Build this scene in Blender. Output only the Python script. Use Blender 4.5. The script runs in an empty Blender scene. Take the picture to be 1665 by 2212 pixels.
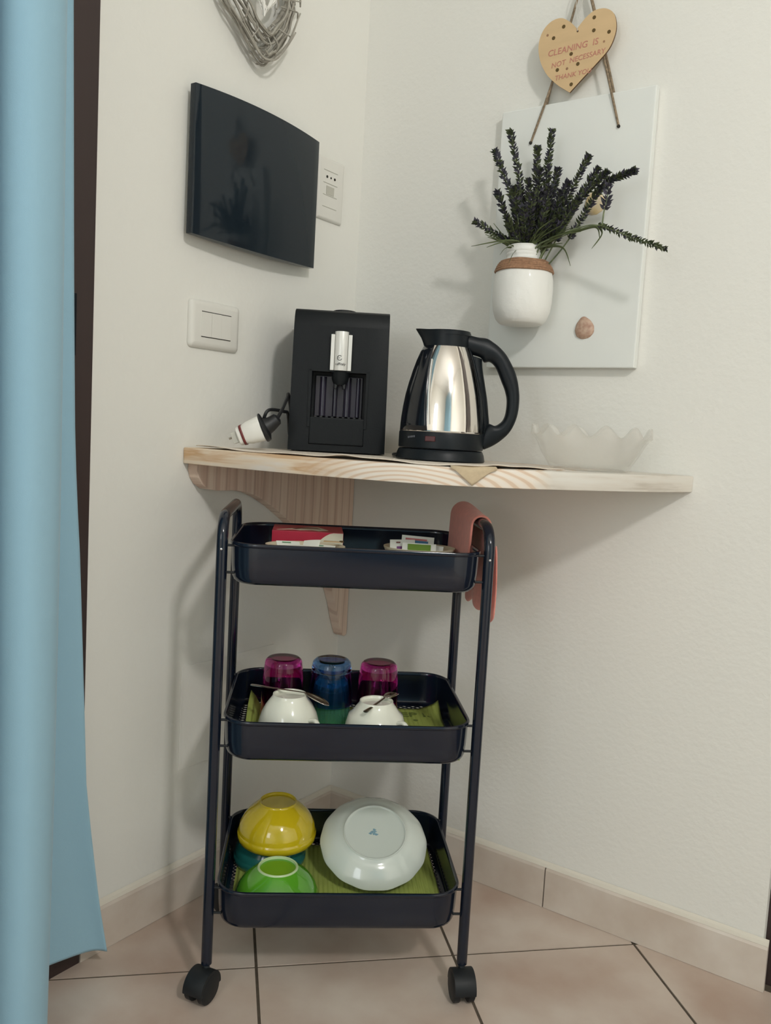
import bpy, bmesh, math, random
from math import sin, cos, pi, radians as rad, sqrt, atan2, hypot
from mathutils import Vector, Matrix
random.seed(7)
SC = bpy.context.scene
COL = SC.collection

# ------------------------------------------------------------------ camera
cam = bpy.data.cameras.new('camera'); camo = bpy.data.objects.new('camera', cam); COL.objects.link(camo)
yaw, pitch, roll = 2.171543775773668, 0.09527714217404627, -0.0555476283856976
f_ = Vector((cos(yaw)*cos(pitch), sin(yaw)*cos(pitch), -sin(pitch)))
r_ = f_.cross(Vector((0, 0, 1))).normalized(); d_ = f_.cross(r_)
r2 = cos(roll)*r_ + sin(roll)*d_; d2 = -sin(roll)*r_ + cos(roll)*d_
M = Matrix((( r2.x, -d2.x, -f_.x, 1.115469846943804), (r2.y, -d2.y, -f_.y, -1.4707480856539938),
            (r2.z, -d2.z, -f_.z, 0.8785612508276927), (0, 0, 0, 1)))
camo.matrix_world = M
cam.sensor_fit = 'VERTICAL'; cam.sensor_height = 24.0; cam.lens = 1852.7595/2212*24.0
cam.clip_start = 0.02
SC.camera = camo

# ------------------------------------------------------------------ world, lights, exposure
w = bpy.data.worlds.new('world'); SC.world = w; w.use_nodes = True
w.node_tree.nodes['Background'].inputs[0].default_value = (0.75, 0.87, 1.0, 1)
w.node_tree.nodes['Background'].inputs[1].default_value = 1.6
def area(name, loc, target, sx, sy, power, col):
    l = bpy.data.lights.new(name, 'AREA'); l.shape = 'RECTANGLE'; l.size = sx; l.size_y = sy; l.energy = power; l.color = col
    o = bpy.data.objects.new(name, l); COL.objects.link(o); o.location = loc
    o.rotation_euler = (Vector(target)-Vector(loc)).to_track_quat('-Z', 'Y').to_euler(); return o
area('room_lamp_light', (2.50, -1.80, 2.46), (0.35, -0.25, 0.9), 0.20, 0.20, 28, (1.0, 0.965, 0.93))
area('window_daylight', (1.0, -3.27, 1.40), (0.6, 0, 1.0), 0.50, 0.95, 7, (0.96, 0.98, 1.0))
area('ceiling_bounce_light', (1.5, -1.9, 1.95), (1.5, -1.9, 3.0), 1.2, 1.2, 8, (0.98, 1.0, 0.97))  # added fill lamp, thrown up at the ceiling for soft bounce
area('back_wall_bounce_light', (1.15, -2.3, 1.15), (1.05, -3.3, 1.1), 1.3, 1.3, 18, (0.98, 1.0, 0.98))  # added fill lamp behind the camera, aimed at the back wall
area('side_wall_bounce_light', (1.95, -1.3, 0.95), (2.8, -1.25, 0.85), 1.2, 1.2, 15, (0.98, 1.0, 0.98))  # added fill lamp turned to the far wall to brighten the left side
SC.view_settings.view_transform = 'Standard'; SC.view_settings.look = 'None'
SC.view_settings.gamma = 1.0; SC.view_settings.use_curve_mapping = False
SC.view_settings.exposure = -0.17

# ------------------------------------------------------------------ materials
def lin(c):
    return tuple(((v/255)/12.92 if v/255 <= 0.04045 else ((v/255+0.055)/1.055)**2.4) for v in c)
def mat(name, col, rough=0.5, metal=0.0, spec=0.5, coat=0.0, noise=0.0, nscale=30, bump=0.0, bscale=80, trans=0.0, alpha=1.0, col2=None, sheen=0.0, ior=None, bdist=0.002, stretch=None, coatr=0.05):
    m = bpy.data.materials.new(name); m.use_nodes = True; nt = m.node_tree; b = nt.nodes['Principled BSDF']
    col = tuple(col)+(1,)
    b.inputs['Base Color'].default_value = col; b.inputs['Roughness'].default_value = rough
    b.inputs['Metallic'].default_value = metal; b.inputs['Specular IOR Level'].default_value = spec
    b.inputs['Coat Weight'].default_value = coat; b.inputs['Coat Roughness'].default_value = coatr
    b.inputs['Transmission Weight'].default_value = trans; b.inputs['Alpha'].default_value = alpha
    if ior: b.inputs['IOR'].default_value = ior
    if sheen: b.inputs['Sheen Weight'].default_value = sheen
    tc = nt.nodes.new('ShaderNodeTexCoord'); src = tc.outputs['Object']
    if stretch:
        mp = nt.nodes.new('ShaderNodeMapping'); mp.inputs['Scale'].default_value = stretch; nt.links.new(src, mp.inputs[0]); src = mp.outputs[0]
    if noise > 0 or col2:
        n = nt.nodes.new('ShaderNodeTexNoise'); n.inputs['Scale'].default_value = nscale; n.inputs['Detail'].default_value = 5
        nt.links.new(src, n.inputs['Vector'])
        cr = nt.nodes.new('ShaderNodeValToRGB'); e = cr.color_ramp.elements
        e[0].position = 0.32; e[1].position = 0.68
        if col2: e[0].color = tuple(col2)+(1,)
        else: e[0].color = tuple(v*(1-noise) for v in col[:3])+(1,)
        e[1].color = col
        nt.links.new(n.outputs['Fac'], cr.inputs[0]); nt.links.new(cr.outputs[0], b.inputs['Base Color'])
    if bump > 0:
        n = nt.nodes.new('ShaderNodeTexNoise'); n.inputs['Scale'].default_value = bscale; n.inputs['Detail'].default_value = 4
        nt.links.new(src, n.inputs['Vector'])
        bp = nt.nodes.new('ShaderNodeBump'); bp.inputs['Strength'].default_value = bump; bp.inputs['Distance'].default_value = bdist
        nt.links.new(n.outputs['Fac'], bp.inputs['Height']); nt.links.new(bp.outputs[0], b.inputs['Normal'])
    return m
def wood(name, light, mid, dark, scale, rot, dist=2.0, ring=6.0, pos=(0.25, 0.55, 0.85)):
    m = bpy.data.materials.new(name); m.use_nodes = True; nt = m.node_tree; b = nt.nodes['Principled BSDF']
    b.inputs['Roughness'].default_value = 0.55
    tc = nt.nodes.new('ShaderNodeTexCoord'); mp = nt.nodes.new('ShaderNodeMapping')
    mp.inputs['Scale'].default_value = scale; mp.inputs['Rotation'].default_value = rot
    nt.links.new(tc.outputs['Object'], mp.inputs[0])
    wv = nt.nodes.new('ShaderNodeTexWave'); wv.wave_type = 'BANDS'; wv.bands_direction = 'X'
    wv.inputs['Scale'].default_value = ring; wv.inputs['Distortion'].default_value = dist; wv.inputs['Detail'].default_value = 3
    wv.inputs['Detail Scale'].default_value = 0.8
    nt.links.new(mp.outputs[0], wv.inputs['Vector'])
    cr = nt.nodes.new('ShaderNodeValToRGB'); cr.color_ramp.elements.new(0.5); e = cr.color_ramp.elements
    for i, (p, c) in enumerate(zip(pos, (light, mid, dark))): e[i].position = p; e[i].color = tuple(c)+(1,)
    nt.links.new(wv.outputs['Fac'], cr.inputs[0])
    n = nt.nodes.new('ShaderNodeTexNoise'); n.inputs['Scale'].default_value = 3.0; n.inputs['Detail'].default_value = 6
    nt.links.new(mp.outputs[0], n.inputs['Vector'])
    r3 = nt.nodes.new('ShaderNodeValToRGB'); r3.color_ramp.elements[0].position = 0.42; r3.color_ramp.elements[1].position = 0.62
    nt.links.new(n.outputs['Fac'], r3.inputs[0])
    mx = nt.nodes.new('ShaderNodeMixRGB'); mx.inputs[2].default_value = tuple(light)+(1,)
    nt.links.new(r3.outputs[0], mx.inputs[0]); nt.links.new(cr.outputs[0], mx.inputs[1]); nt.links.new(mx.outputs[0], b.inputs['Base Color'])
    bp = nt.nodes.new('ShaderNodeBump'); bp.inputs['Strength'].default_value = 0.15; bp.inputs['Distance'].default_value = 0.001
    nt.links.new(wv.outputs['Fac'], bp.inputs['Height']); nt.links.new(bp.outputs[0], b.inputs['Normal'])
    return m

def nd(nt, kind, **kw):
    n = nt.nodes.new(kind)
    for k, v in kw.items():
        if k.startswith('i_'): n.inputs[k[2:].replace('_', ' ')].default_value = v
        else: setattr(n, k, v)
    return n
def ramp(nt, src, stops):
    cr = nt.nodes.new('ShaderNodeValToRGB'); e = cr.color_ramp.elements
    while len(e) < len(stops): e.new(0.5)
    for i, (p, c) in enumerate(stops): e[i].position = p; e[i].color = tuple(c)+(1,) if len(c) == 3 else c
    nt.links.new(src, cr.inputs[0]); return cr.outputs[0]
def shelfwood():
    """whitewashed pine: long orange streaks at one end, arched rings in the middle, greyed at the other end"""
    m = bpy.data.materials.new('pine_shelf'); m.use_nodes = True; nt = m.node_tree; b = nt.nodes['Principled BSDF']; b.inputs['Roughness'].default_value = 0.6
    L = nt.links; tc = nt.nodes.new('ShaderNodeTexCoord').outputs['Object']
    mp = nd(nt, 'ShaderNodeMapping'); mp.inputs['Scale'].default_value = (4, 4, 48); L.new(tc, mp.inputs[0])
    n1 = nd(nt, 'ShaderNodeTexNoise', i_Scale=1.3, i_Detail=4.0, i_Distortion=0.6); L.new(mp.outputs[0], n1.inputs['Vector'])
    streak = ramp(nt, n1.outputs['Fac'], [(0.36, (0.80, 0.73, 0.65)), (0.49, (0.80, 0.66, 0.50)), (0.60, (0.62, 0.39, 0.21)), (0.68, (0.74, 0.55, 0.36))])
    mp2 = nd(nt, 'ShaderNodeMapping'); mp2.inputs['Location'].default_value = (-0.060, 0.045, 0.012); mp2.inputs['Scale'].default_value = (0.34, 0.20, 1.1); L.new(tc, mp2.inputs[0])
    wv = nd(nt, 'ShaderNodeTexWave', wave_type='RINGS', rings_direction='SPHERICAL', i_Scale=46.0, i_Distortion=1.8, i_Detail=2.0); wv.inputs['Detail Scale'].default_value = 0.7
    L.new(mp2.outputs[0], wv.inputs['Vector'])
    rings = ramp(nt, wv.outputs['Fac'], [(0.0, (0.81, 0.75, 0.67)), (0.62, (0.80, 0.71, 0.60)), (0.86, (0.69, 0.54, 0.41))])
    sx = nd(nt, 'ShaderNodeSeparateXYZ'); L.new(tc, sx.inputs[0])
    f1 = nd(nt, 'ShaderNodeMapRange'); f1.inputs['From Min'].default_value = 0.0; f1.inputs['From Max'].default_value = 0.11; L.new(sx.outputs[0], f1.inputs[0])
    mx = nd(nt, 'ShaderNodeMixRGB'); L.new(f1.outputs[0], mx.inputs[0]); L.new(streak, mx.inputs[1]); L.new(rings, mx.inputs[2])
    n2 = nd(nt, 'ShaderNodeTexNoise', i_Scale=1.8, i_Detail=6.0); L.new(mp.outputs[0], n2.inputs['Vector'])
    grey = ramp(nt, n2.outputs['Fac'], [(0.35, (0.70, 0.68, 0.62)), (0.55, (0.66, 0.62, 0.55)), (0.70, (0.50, 0.45, 0.38))])
    f2 = nd(nt, 'ShaderNodeMapRange'); f2.inputs['From Min'].default_value = 0.325; f2.inputs['From Max'].default_value = 0.345; L.new(sx.outputs[0], f2.inputs[0])
    m2 = nd(nt, 'ShaderNodeMixRGB'); L.new(f2.outputs[0], m2.inputs[0]); L.new(mx.outputs[0], m2.inputs[1]); L.new(grey, m2.inputs[2])
    L.new(m2.outputs[0], b.inputs['Base Color']); return m
def bracketwood():
    m = bpy.data.materials.new('pine_bracket'); m.use_nodes = True; nt = m.node_tree; b = nt.nodes['Principled BSDF']; b.inputs['Roughness'].default_value = 0.6
    L = nt.links; tc = nt.nodes.new('ShaderNodeTexCoord').outputs['Object']
    mp = nd(nt, 'ShaderNodeMapping'); mp.inputs['Scale'].default_value = (1, 42, 1.1); L.new(tc, mp.inputs[0])
    n1 = nd(nt, 'ShaderNodeTexNoise', i_Scale=1.6, i_Detail=5.0, i_Distortion=0.4); L.new(mp.outputs[0], n1.inputs['Vector'])
    c1 = ramp(nt, n1.outputs['Fac'], [(0.33, (0.82, 0.68, 0.56)), (0.50, (0.76, 0.60, 0.49)), (0.62, (0.66, 0.48, 0.38)), (0.70, (0.74, 0.58, 0.47))])
    mp2 = nd(nt, 'ShaderNodeMapping'); mp2.inputs['Scale'].default_value = (1, 1.0, 0.22); mp2.inputs['Location'].default_value = (0, 0.12, 0.0); L.new(tc, mp2.inputs[0])
    wv = nd(nt, 'ShaderNodeTexWave', wave_type='BANDS', bands_direction='Y', i_Scale=13.0, i_Distortion=3.0, i_Detail=2.0); L.new(mp2.outputs[0], wv.inputs['Vector'])
    f = ramp(nt, wv.outputs['Fac'], [(0.86, (0, 0, 0)), (0.97, (0.55, 0.55, 0.55))])
    mx = nd(nt, 'ShaderNodeMixRGB'); mx.inputs[2].default_value = (0.52, 0.36, 0.28, 1); L.new(f, mx.inputs[0]); L.new(c1, mx.inputs[1]); L.new(mx.outputs[0], b.inputs['Base Color']); return m

M_ = {}
M_['wall'] = mat('wall_plaster', (0.79, 0.785, 0.735), 0.85, bump=0.30, bscale=95, spec=0.2, bdist=0.0025)
M_['ceil'] = mat('ceiling_paint', (0.82, 0.81, 0.77), 0.9)
M_['tile'] = mat('floor_tile_ceramic', (0.63, 0.545, 0.47), 0.42, noise=0.0, col2=(0.455, 0.335, 0.265), nscale=5.5, bump=0.1, bscale=25)
M_['grout'] = mat('grout', (0.11, 0.085, 0.060), 0.9, noise=0.3, nscale=60)
M_['base'] = mat('baseboard_ceramic', (0.69, 0.63, 0.56), 0.4, col2=(0.56, 0.475, 0.40), nscale=10, bump=0.08, bscale=30)
M_['basetop'] = mat('baseboard_filler', (0.70, 0.66, 0.57), 0.8, bump=0.3, bscale=120)
M_['doorwood'] = mat('dark_brown_door', (0.040, 0.024, 0.022), 0.5, noise=0.2, nscale=20, stretch=(1, 1, 0.05))
M_['darkmetal'] = mat('dark_metal', (0.008, 0.012, 0.018), 0.4, metal=0.6)
M_['curtain'] = mat('blue_curtain_cloth', (0.30, 0.49, 0.605), 0.9, sheen=0.2, bump=0.25, bscale=900, spec=0.1, bdist=0.0006)
M_['panel'] = mat('slate_gloss_plastic', (0.012, 0.019, 0.026), 0.07, spec=0.32)
M_['whitepl'] = mat('white_plastic', (0.74, 0.73, 0.68), 0.4)
M_['whitepl2'] = mat('white_plastic_keys', (0.80, 0.79, 0.73), 0.35)
M_['slot'] = mat('dark_slot', (0.02, 0.018, 0.012), 0.8)
M_['greypl'] = mat('grey_plastic', (0.50, 0.49, 0.43), 0.5)
M_['canvas'] = mat('white_painted_board', (0.79, 0.81, 0.775), 0.6, noise=0.06, nscale=4, bump=0.1, bscale=40)
M_['jar'] = mat('white_chalk_glass', (0.80, 0.80, 0.76), 0.5, bump=0.5, bscale=90, coat=0.2)
M_['twine'] = mat('brown_twine', (0.40, 0.225, 0.13), 0.9, noise=0.35, nscale=200, bump=0.6, bscale=300)
M_['rope'] = mat('jute_rope', (0.33, 0.25, 0.165), 0.9, noise=0.5, nscale=220, bump=0.7, bscale=400)
M_['thread'] = mat('white_thread', (0.55, 0.54, 0.50), 0.9)
M_['heartwood'] = mat('plywood_heart', (0.66, 0.47, 0.26), 0.6, noise=0.08, nscale=12, stretch=(1, 1, 5))
M_['heartedge'] = mat('plywood_burnt_edge', (0.12, 0.06, 0.025), 0.8)
M_['hole'] = mat('drilled_hole', (0.11, 0.07, 0.022), 0.9)
M_['redink'] = mat('red_ink', (0.50, 0.20, 0.155), 0.7)
M_['twig'] = mat('grey_willow_twig', (0.42, 0.40, 0.345), 0.8, col2=(0.27, 0.25, 0.21), nscale=60)
M_['twigw'] = mat('white_willow_twig', (0.85, 0.84, 0.79), 0.8, noise=0.1, nscale=60)
M_['leaf'] = mat('dark_green_leaf', (0.20, 0.235, 0.12), 0.7, col2=(0.075, 0.10, 0.050), nscale=80)
M_['leaf2'] = mat('olive_green_blade', (0.10, 0.13, 0.045), 0.6, noise=0.4, nscale=60)
M_['flower'] = mat('dark_purple_floret', (0.155, 0.14, 0.195), 0.8, col2=(0.065, 0.078, 0.074), nscale=90)
M_['shellb'] = mat('brown_shell', (0.36, 0.20, 0.14), 0.45, col2=(0.55, 0.40, 0.30), nscale=120)
M_['shelly'] = mat('yellow_cream_shell', (0.72, 0.66, 0.54), 0.5, col2=(0.70, 0.52, 0.20), nscale=45)
M_['shelf'] = shelfwood()
M_['bracket'] = bracketwood()
M_['cloth'] = mat('beige_linen_mat', (0.76, 0.68, 0.58), 0.9, noise=0.06, nscale=300, bump=0.3, bscale=700, bdist=0.0006)
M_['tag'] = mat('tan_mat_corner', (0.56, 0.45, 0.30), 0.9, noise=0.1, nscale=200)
M_['machine'] = mat('black_textured_plastic', (0.0075, 0.0095, 0.011), 0.5, bump=0.08, bscale=400, spec=0.22)
M_['machine_g'] = mat('black_gloss_plastic', (0.012, 0.013, 0.016), 0.16)
M_['tank'] = mat('reflection_streaked_panel', (0.035, 0.030, 0.050), 0.22, col2=(0.012, 0.011, 0.017), nscale=30, stretch=(1, 1, 0.02))  # vertical purple-grey streaks in the colour stand in for reflections
M_['silver'] = mat('silver_lever', (0.78, 0.78, 0.74), 0.34, metal=0.15)
M_['ink'] = mat('black_ink', (0.02, 0.02, 0.02), 0.6)
M_['inkgrey'] = mat('faint_grey_ink', (0.10, 0.11, 0.13), 0.5)
M_['steel'] = mat('polished_steel', (0.78, 0.73, 0.68), 0.09, metal=1.0)
M_['kettle'] = mat('kettle_black_plastic', (0.006, 0.009, 0.012), 0.40, spec=0.25)
M_['kettle_g'] = mat('kettle_gloss_gauge', (0.006, 0.008, 0.012), 0.12)
M_['redlens'] = mat('red_switch_lens', (0.06, 0.004, 0.008), 0.2)
M_['cable'] = mat('black_cable', (0.010, 0.011, 0.013), 0.45)
M_['redpl'] = mat('dark_red_plastic', (0.16, 0.02, 0.02), 0.4)
M_['brass'] = mat('plug_pins', (0.42, 0.38, 0.32), 0.35, metal=0.8)
M_['glass'] = mat('pressed_glass', (0.78, 0.76, 0.70), 0.15, alpha=0.24)
M_['cart'] = mat('black_powder_coat', (0.0055, 0.0095, 0.0200), 0.14, spec=0.5)
M_['cartin'] = M_['cart']
M_['rubber'] = mat('black_caster_plastic', (0.011, 0.013, 0.015), 0.5, spec=0.3)
M_['chrome'] = mat('chrome_screw', (0.7, 0.7, 0.7), 0.2, metal=1)
M_['stem'] = mat('caster_stem_steel', (0.16, 0.18, 0.19), 0.35, metal=0.9)
M_['towel'] = mat('salmon_towel_cloth', (0.80, 0.30, 0.24), 0.9, sheen=0.3, bump=0.4, bscale=500, noise=0.12, nscale=90, bdist=0.001)
M_['green_mat'] = mat('lime_green_paper_mat', (0.40, 0.49, 0.11), 0.6, noise=0.08, nscale=40)
M_['matink'] = mat('dark_green_print', (0.14, 0.19, 0.04), 0.6)
M_['magenta'] = mat('magenta_glass', (0.60, 0.045, 0.34), 0.04, trans=1.0, ior=1.45)
M_['blueg'] = mat('blue_glass', (0.15, 0.36, 0.78), 0.04, trans=1.0, ior=1.45)
M_['greeng'] = mat('sea_green_glass', (0.25, 0.72, 0.52), 0.06, trans=0.85, ior=1.45)
M_['porcelain'] = mat('white_porcelain', (0.78, 0.79, 0.68), 0.12, coat=0.5)
M_['plate'] = mat('white_glazed_plate', (0.68, 0.74, 0.68), 0.14, coat=0.5)
M_['bluemark'] = mat('blue_maker_mark', (0.09, 0.25, 0.36), 0.4, col2=(0.4, 0.55, 0.58), nscale=260)
M_['spoon'] = mat('spoon_steel', (0.62, 0.58, 0.52), 0.16, metal=1)
M_['yellowb'] = mat('yellow_glazed_ceramic', (0.62, 0.47, 0.012), 0.10, coat=0.6)
M_['greenb'] = mat('green_glazed_ceramic', (0.10, 0.36, 0.022), 0.10, coat=0.6)
M_['greenring'] = mat('pale_green_foot_ring', (0.50, 0.66, 0.36), 0.3)
M_['tealb'] = mat('teal_glazed_ceramic', (0.02, 0.17, 0.155), 0.12, coat=0.6)
M_['tea_red'] = mat('red_carton', (0.46, 0.018, 0.05), 0.4, noise=0.1, nscale=30)
M_['tea_dark'] = mat('brown_red_print', (0.17, 0.035, 0.03), 0.5)
M_['tea_cream'] = mat('cream_print', (0.72, 0.70, 0.55), 0.5)
M_['tea_pink'] = mat('pink_print', (0.62, 0.16, 0.18), 0.5)
M_['paper'] = mat('white_paper', (0.78, 0.80, 0.72), 0.6)
M_['dish'] = mat('cream_dish', (0.66, 0.60, 0.44), 0.3)
M_['pk_green'] = mat('green_print', (0.13, 0.25, 0.012), 0.5)
M_['pk_blue'] = mat('blue_print', (0.03, 0.13, 0.26), 0.5)
M_['pk_purple'] = mat('purple_print', (0.17, 0.04, 0.19), 0.5)
M_['pk_redp'] = mat('faded_red_print', (0.50, 0.14, 0.14), 0.5)
M_['leafg'] = mat('green_leaf_print', (0.10, 0.28, 0.13), 0.5)
M_['pane'] = mat('window_pane_glass', (0.95, 0.97, 1.0), 0.02, trans=1.0, ior=1.02)

# ribbed bump for the paper mats
def ribbed(m, axis='X', scale=55, strength=0.6):
    nt = m.node_tree; b = nt.nodes['Principled BSDF']
    tc = nt.nodes.new('ShaderNodeTexCoord'); wv = nt.nodes.new('ShaderNodeTexWave'); wv.bands_direction = axis
    wv.inputs['Scale'].default_value = scale; wv.inputs['Distortion'].default_value = 0.6; wv.inputs['Detail'].default_value = 1
    bp = nt.nodes.new('ShaderNodeBump'); bp.inputs['Strength'].default_value = strength; bp.inputs['Distance'].default_value = 0.0015
    nt.links.new(tc.outputs['Object'], wv.inputs['Vector']); nt.links.new(wv.outputs['Fac'], bp.inputs['Height']); nt.links.new(bp.outputs[0], b.inputs['Normal'])
ribbed(M_['green_mat'], 'X', 40, 0.9)

# ------------------------------------------------------------------ mesh helpers
class MB:
    def __init__(s): s.v = []; s.f = []; s.m = []; s.mi = 0
    def add(s, vs, fs, mi=None):
        o = len(s.v); s.v += [tuple(v) for v in vs]; s.f += [tuple(i+o for i in f) for f in fs]
        s.m += [s.mi if mi is None else mi]*len(fs); return s
    def box(s, a, b, mi=None):
        (x0, y0, z0), (x1, y1, z1) = a, b
        vs = [(x, y, z) for z in (z0, z1) for y in (y0, y1) for x in (x0, x1)]
        return s.add(vs, [(0, 2, 3, 1), (4, 5, 7, 6), (0, 1, 5, 4), (2, 6, 7, 3), (0, 4, 6, 2), (1, 3, 7, 5)], mi)
    def obox(s, c, ax, ay, az, mi=None):   # oriented box, half axes as vectors
        c = Vector(c); ax, ay, az = Vector(ax), Vector(ay), Vector(az)
        vs = [c+sx*ax+sy*ay+sz*az for sz in (-1, 1) for sy in (-1, 1) for sx in (-1, 1)]
        return s.add(vs, [(0, 2, 3, 1), (4, 5, 7, 6), (0, 1, 5, 4), (2, 6, 7, 3), (0, 4, 6, 2), (1, 3, 7, 5)], mi)
    def tube(s, pts, r, n=10, closed=False, cap=True, flat=None, mi=None):
        pts = [Vector(p) for p in pts]; N = len(pts)
        rs = r if isinstance(r, (list, tuple)) else [r]*N
        T = []
        for i in range(N):
            a = pts[(i-1) % N] if (closed or i > 0) else pts[i]; b = pts[(i+1) % N] if (closed or i < N-1) else pts[i]
            T.append((b-a).normalized())
        up = Vector((0, 0, 1)) if abs(T[0].z) < 0.9 else Vector((1, 0, 0))
        u = (up - T[0]*up.dot(T[0])).normalized(); vs = []
        for i in range(N):
            u = (u - T[i]*u.dot(T[i])).normalized(); w_ = T[i].cross(u)
            fu = flat if flat else 1.0
            for k in range(n):
                a = 2*pi*k/n; vs.append(pts[i] + (u*cos(a)*fu + w_*sin(a))*rs[i])
        fs = []
        for i in range(N if closed else N-1):
            j = (i+1) % N
            for k in range(n): fs.append((i*n+k, i*n+(k+1) % n, j*n+(k+1) % n, j*n+k))
        if cap and not closed: fs += [tuple(range(n-1, -1, -1)), tuple((N-1)*n+k for k in range(n))]
        return s.add(vs, fs, mi)
    def lathe(s, prof, n=48, c=(0, 0, 0), a0=0.0, a1=2*pi, mi=None, wob=None, ax=None):
        full = abs(a1-a0-2*pi) < 1e-6; K = n if full else n+1; vs = []; fs = []
        for (r, z) in prof:
            for k in range(K):
                a = a0+(a1-a0)*k/n; rr = r*(wob(a, z) if wob else 1)
                vs.append((c[0]+rr*cos(a), c[1]+rr*sin(a), c[2]+z))
        for i in range(len(prof)-1):
            for k in range(n if full else n):
                k2 = (k+1) % K if full else k+1
                fs.append((i*K+k, i*K+k2, (i+1)*K+k2, (i+1)*K+k))
        return s.add(vs, fs, mi)
    def prism(s, poly, h, frame, mi=None, mside=None):
        # poly 2D list; frame (origin, ux, uy, un); extrude 0..h along un
        o, ux, uy, un = [Vector(q) for q in frame]; n = len(poly)
        vs = [o+ux*p[0]+uy*p[1] for p in poly]+[o+ux*p[0]+uy*p[1]+un*h for p in poly]
        s.add(vs, [tuple(range(n-1, -1, -1)), tuple(range(n, 2*n))], mi)
        return s.add(vs, [(i, (i+1) % n, n+(i+1) % n, n+i) for i in range(n)], mside if mside is not None else mi)
    def build(s, name, mats, parent=None, smooth=False, loc=None, bevel=0.0, autos=None):
        me = bpy.data.meshes.new(name); me.from_pydata(s.v, [], s.f)
        if not isinstance(mats, (list, tuple)): mats = [mats]
        for m in mats: me.materials.append(m)
        me.polygons.foreach_set('material_index', s.m)
        bm = bmesh.new(); bm.from_mesh(me); bmesh.ops.remove_doubles(bm, verts=bm.verts, dist=1e-6)
        bmesh.ops.recalc_face_normals(bm, faces=bm.faces)
        if bevel > 0:
            ed = [e for e in bm.edges if len(e.link_faces) == 2 and e.calc_face_angle(0) > 0.6]
            bmesh.ops.bevel(bm, geom=ed, offset=bevel, segments=2, affect='EDGES', profile=0.6, clamp_overlap=True)
        if smooth or autos:
            lim = autos if autos else 0.7
            for f in bm.faces: f.smooth = True
            for e in bm.edges:
                if len(e.link_faces) == 2 and e.calc_face_angle(0) > lim: e.smooth = False
        bm.to_mesh(me); bm.free(); me.update()
        o = bpy.data.objects.new(name, me); COL.objects.link(o)
        if parent: o.parent = parent
        if loc: o.location = loc
        return o
def thing(name, label, cat, loc=(0, 0, 0), rz=0.0, group=None):
    o = bpy.data.objects.new(name, None); COL.objects.link(o); o.location = loc; o.rotation_euler = (0, 0, rz)
    o['label'] = label; o['category'] = cat; o.empty_display_size = 0.05
    if group: o['group'] = group
    return o
def tag(o, label, cat, group=None):
    o['label'] = label; o['category'] = cat
    if group: o['group'] = group
    return o
def struct(o): o['kind'] = 'structure'; return o
def solid(o, t, off=0.0):
    md = o.modifiers.new('thickness', 'SOLIDIFY'); md.thickness = t; md.offset = off; return o
def subs(o, n=1):
    md = o.modifiers.new('smooth', 'SUBSURF'); md.levels = n; md.render_levels = n; return o
def text(body, size, mat_, parent, origin, ux, uy, extrude=0.0003, align='CENTER', name='lettering', shear=0.0, bold=0.0):
    cu = bpy.data.curves.new('txt', 'FONT'); cu.body = body; cu.size = size; cu.extrude = extrude; cu.align_x = align; cu.shear = shear
    cu.offset = bold; cu.resolution_u = 3
    to = bpy.data.objects.new('txt', cu); COL.objects.link(to)
    dg = bpy.context.evaluated_depsgraph_get(); dg.update()
    me = bpy.data.meshes.new_from_object(to.evaluated_get(dg)); bpy.data.objects.remove(to)
    ux = Vector(ux).normalized(); uy = Vector(uy).normalized(); un = ux.cross(uy)
    for v in me.vertices:
        c = v.co; v.co = Vector(origin)+ux*c.x+uy*c.y+un*c.z
    me.materials.clear(); me.materials.append(mat_)
    o = bpy.data.objects.new(name, me); COL.objects.link(o); o.parent = parent; return o
def clip_poly(poly, inside, inter):
    out = []
    for i in range(len(poly)):
        a, b = poly[i], poly[(i+1) % len(poly)]
        if inside(a):
            out.append(a)
            if not inside(b): out.append(inter(a, b))
        elif inside(b): out.append(inter(a, b))
    return out
def clip_box(poly, x0, x1, y0, y1):
    for ax, lim, sg in ((0, x0, 1), (0, x1, -1), (1, y0, 1), (1, y1, -1)):
        ins = lambda p: sg*(p[ax]-lim) >= -1e-9
        def it(a, b):
            t = (lim-a[ax])/(b[ax]-a[ax]); return (a[0]+(b[0]-a[0])*t, a[1]+(b[1]-a[1])*t)
        poly = clip_poly(poly, ins, it)
        if len(poly) < 3: return []
    return poly
def smoothstep(t): t = max(0, min(1, t)); return t*t*(3-2*t)

def rrect(hx_, hy_, r, n=8):
    out = []
    for cx_, cy_, a0 in ((hx_-r, hy_-r, 0), (-hx_+r, hy_-r, pi/2), (-hx_+r, -hy_+r, pi), (hx_-r, -hy_+r, 3*pi/2)):
        for k in range(n+1): a = a0+pi/2*k/n; out.append((cx_+r*cos(a), cy_+r*sin(a)))
    return out

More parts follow.
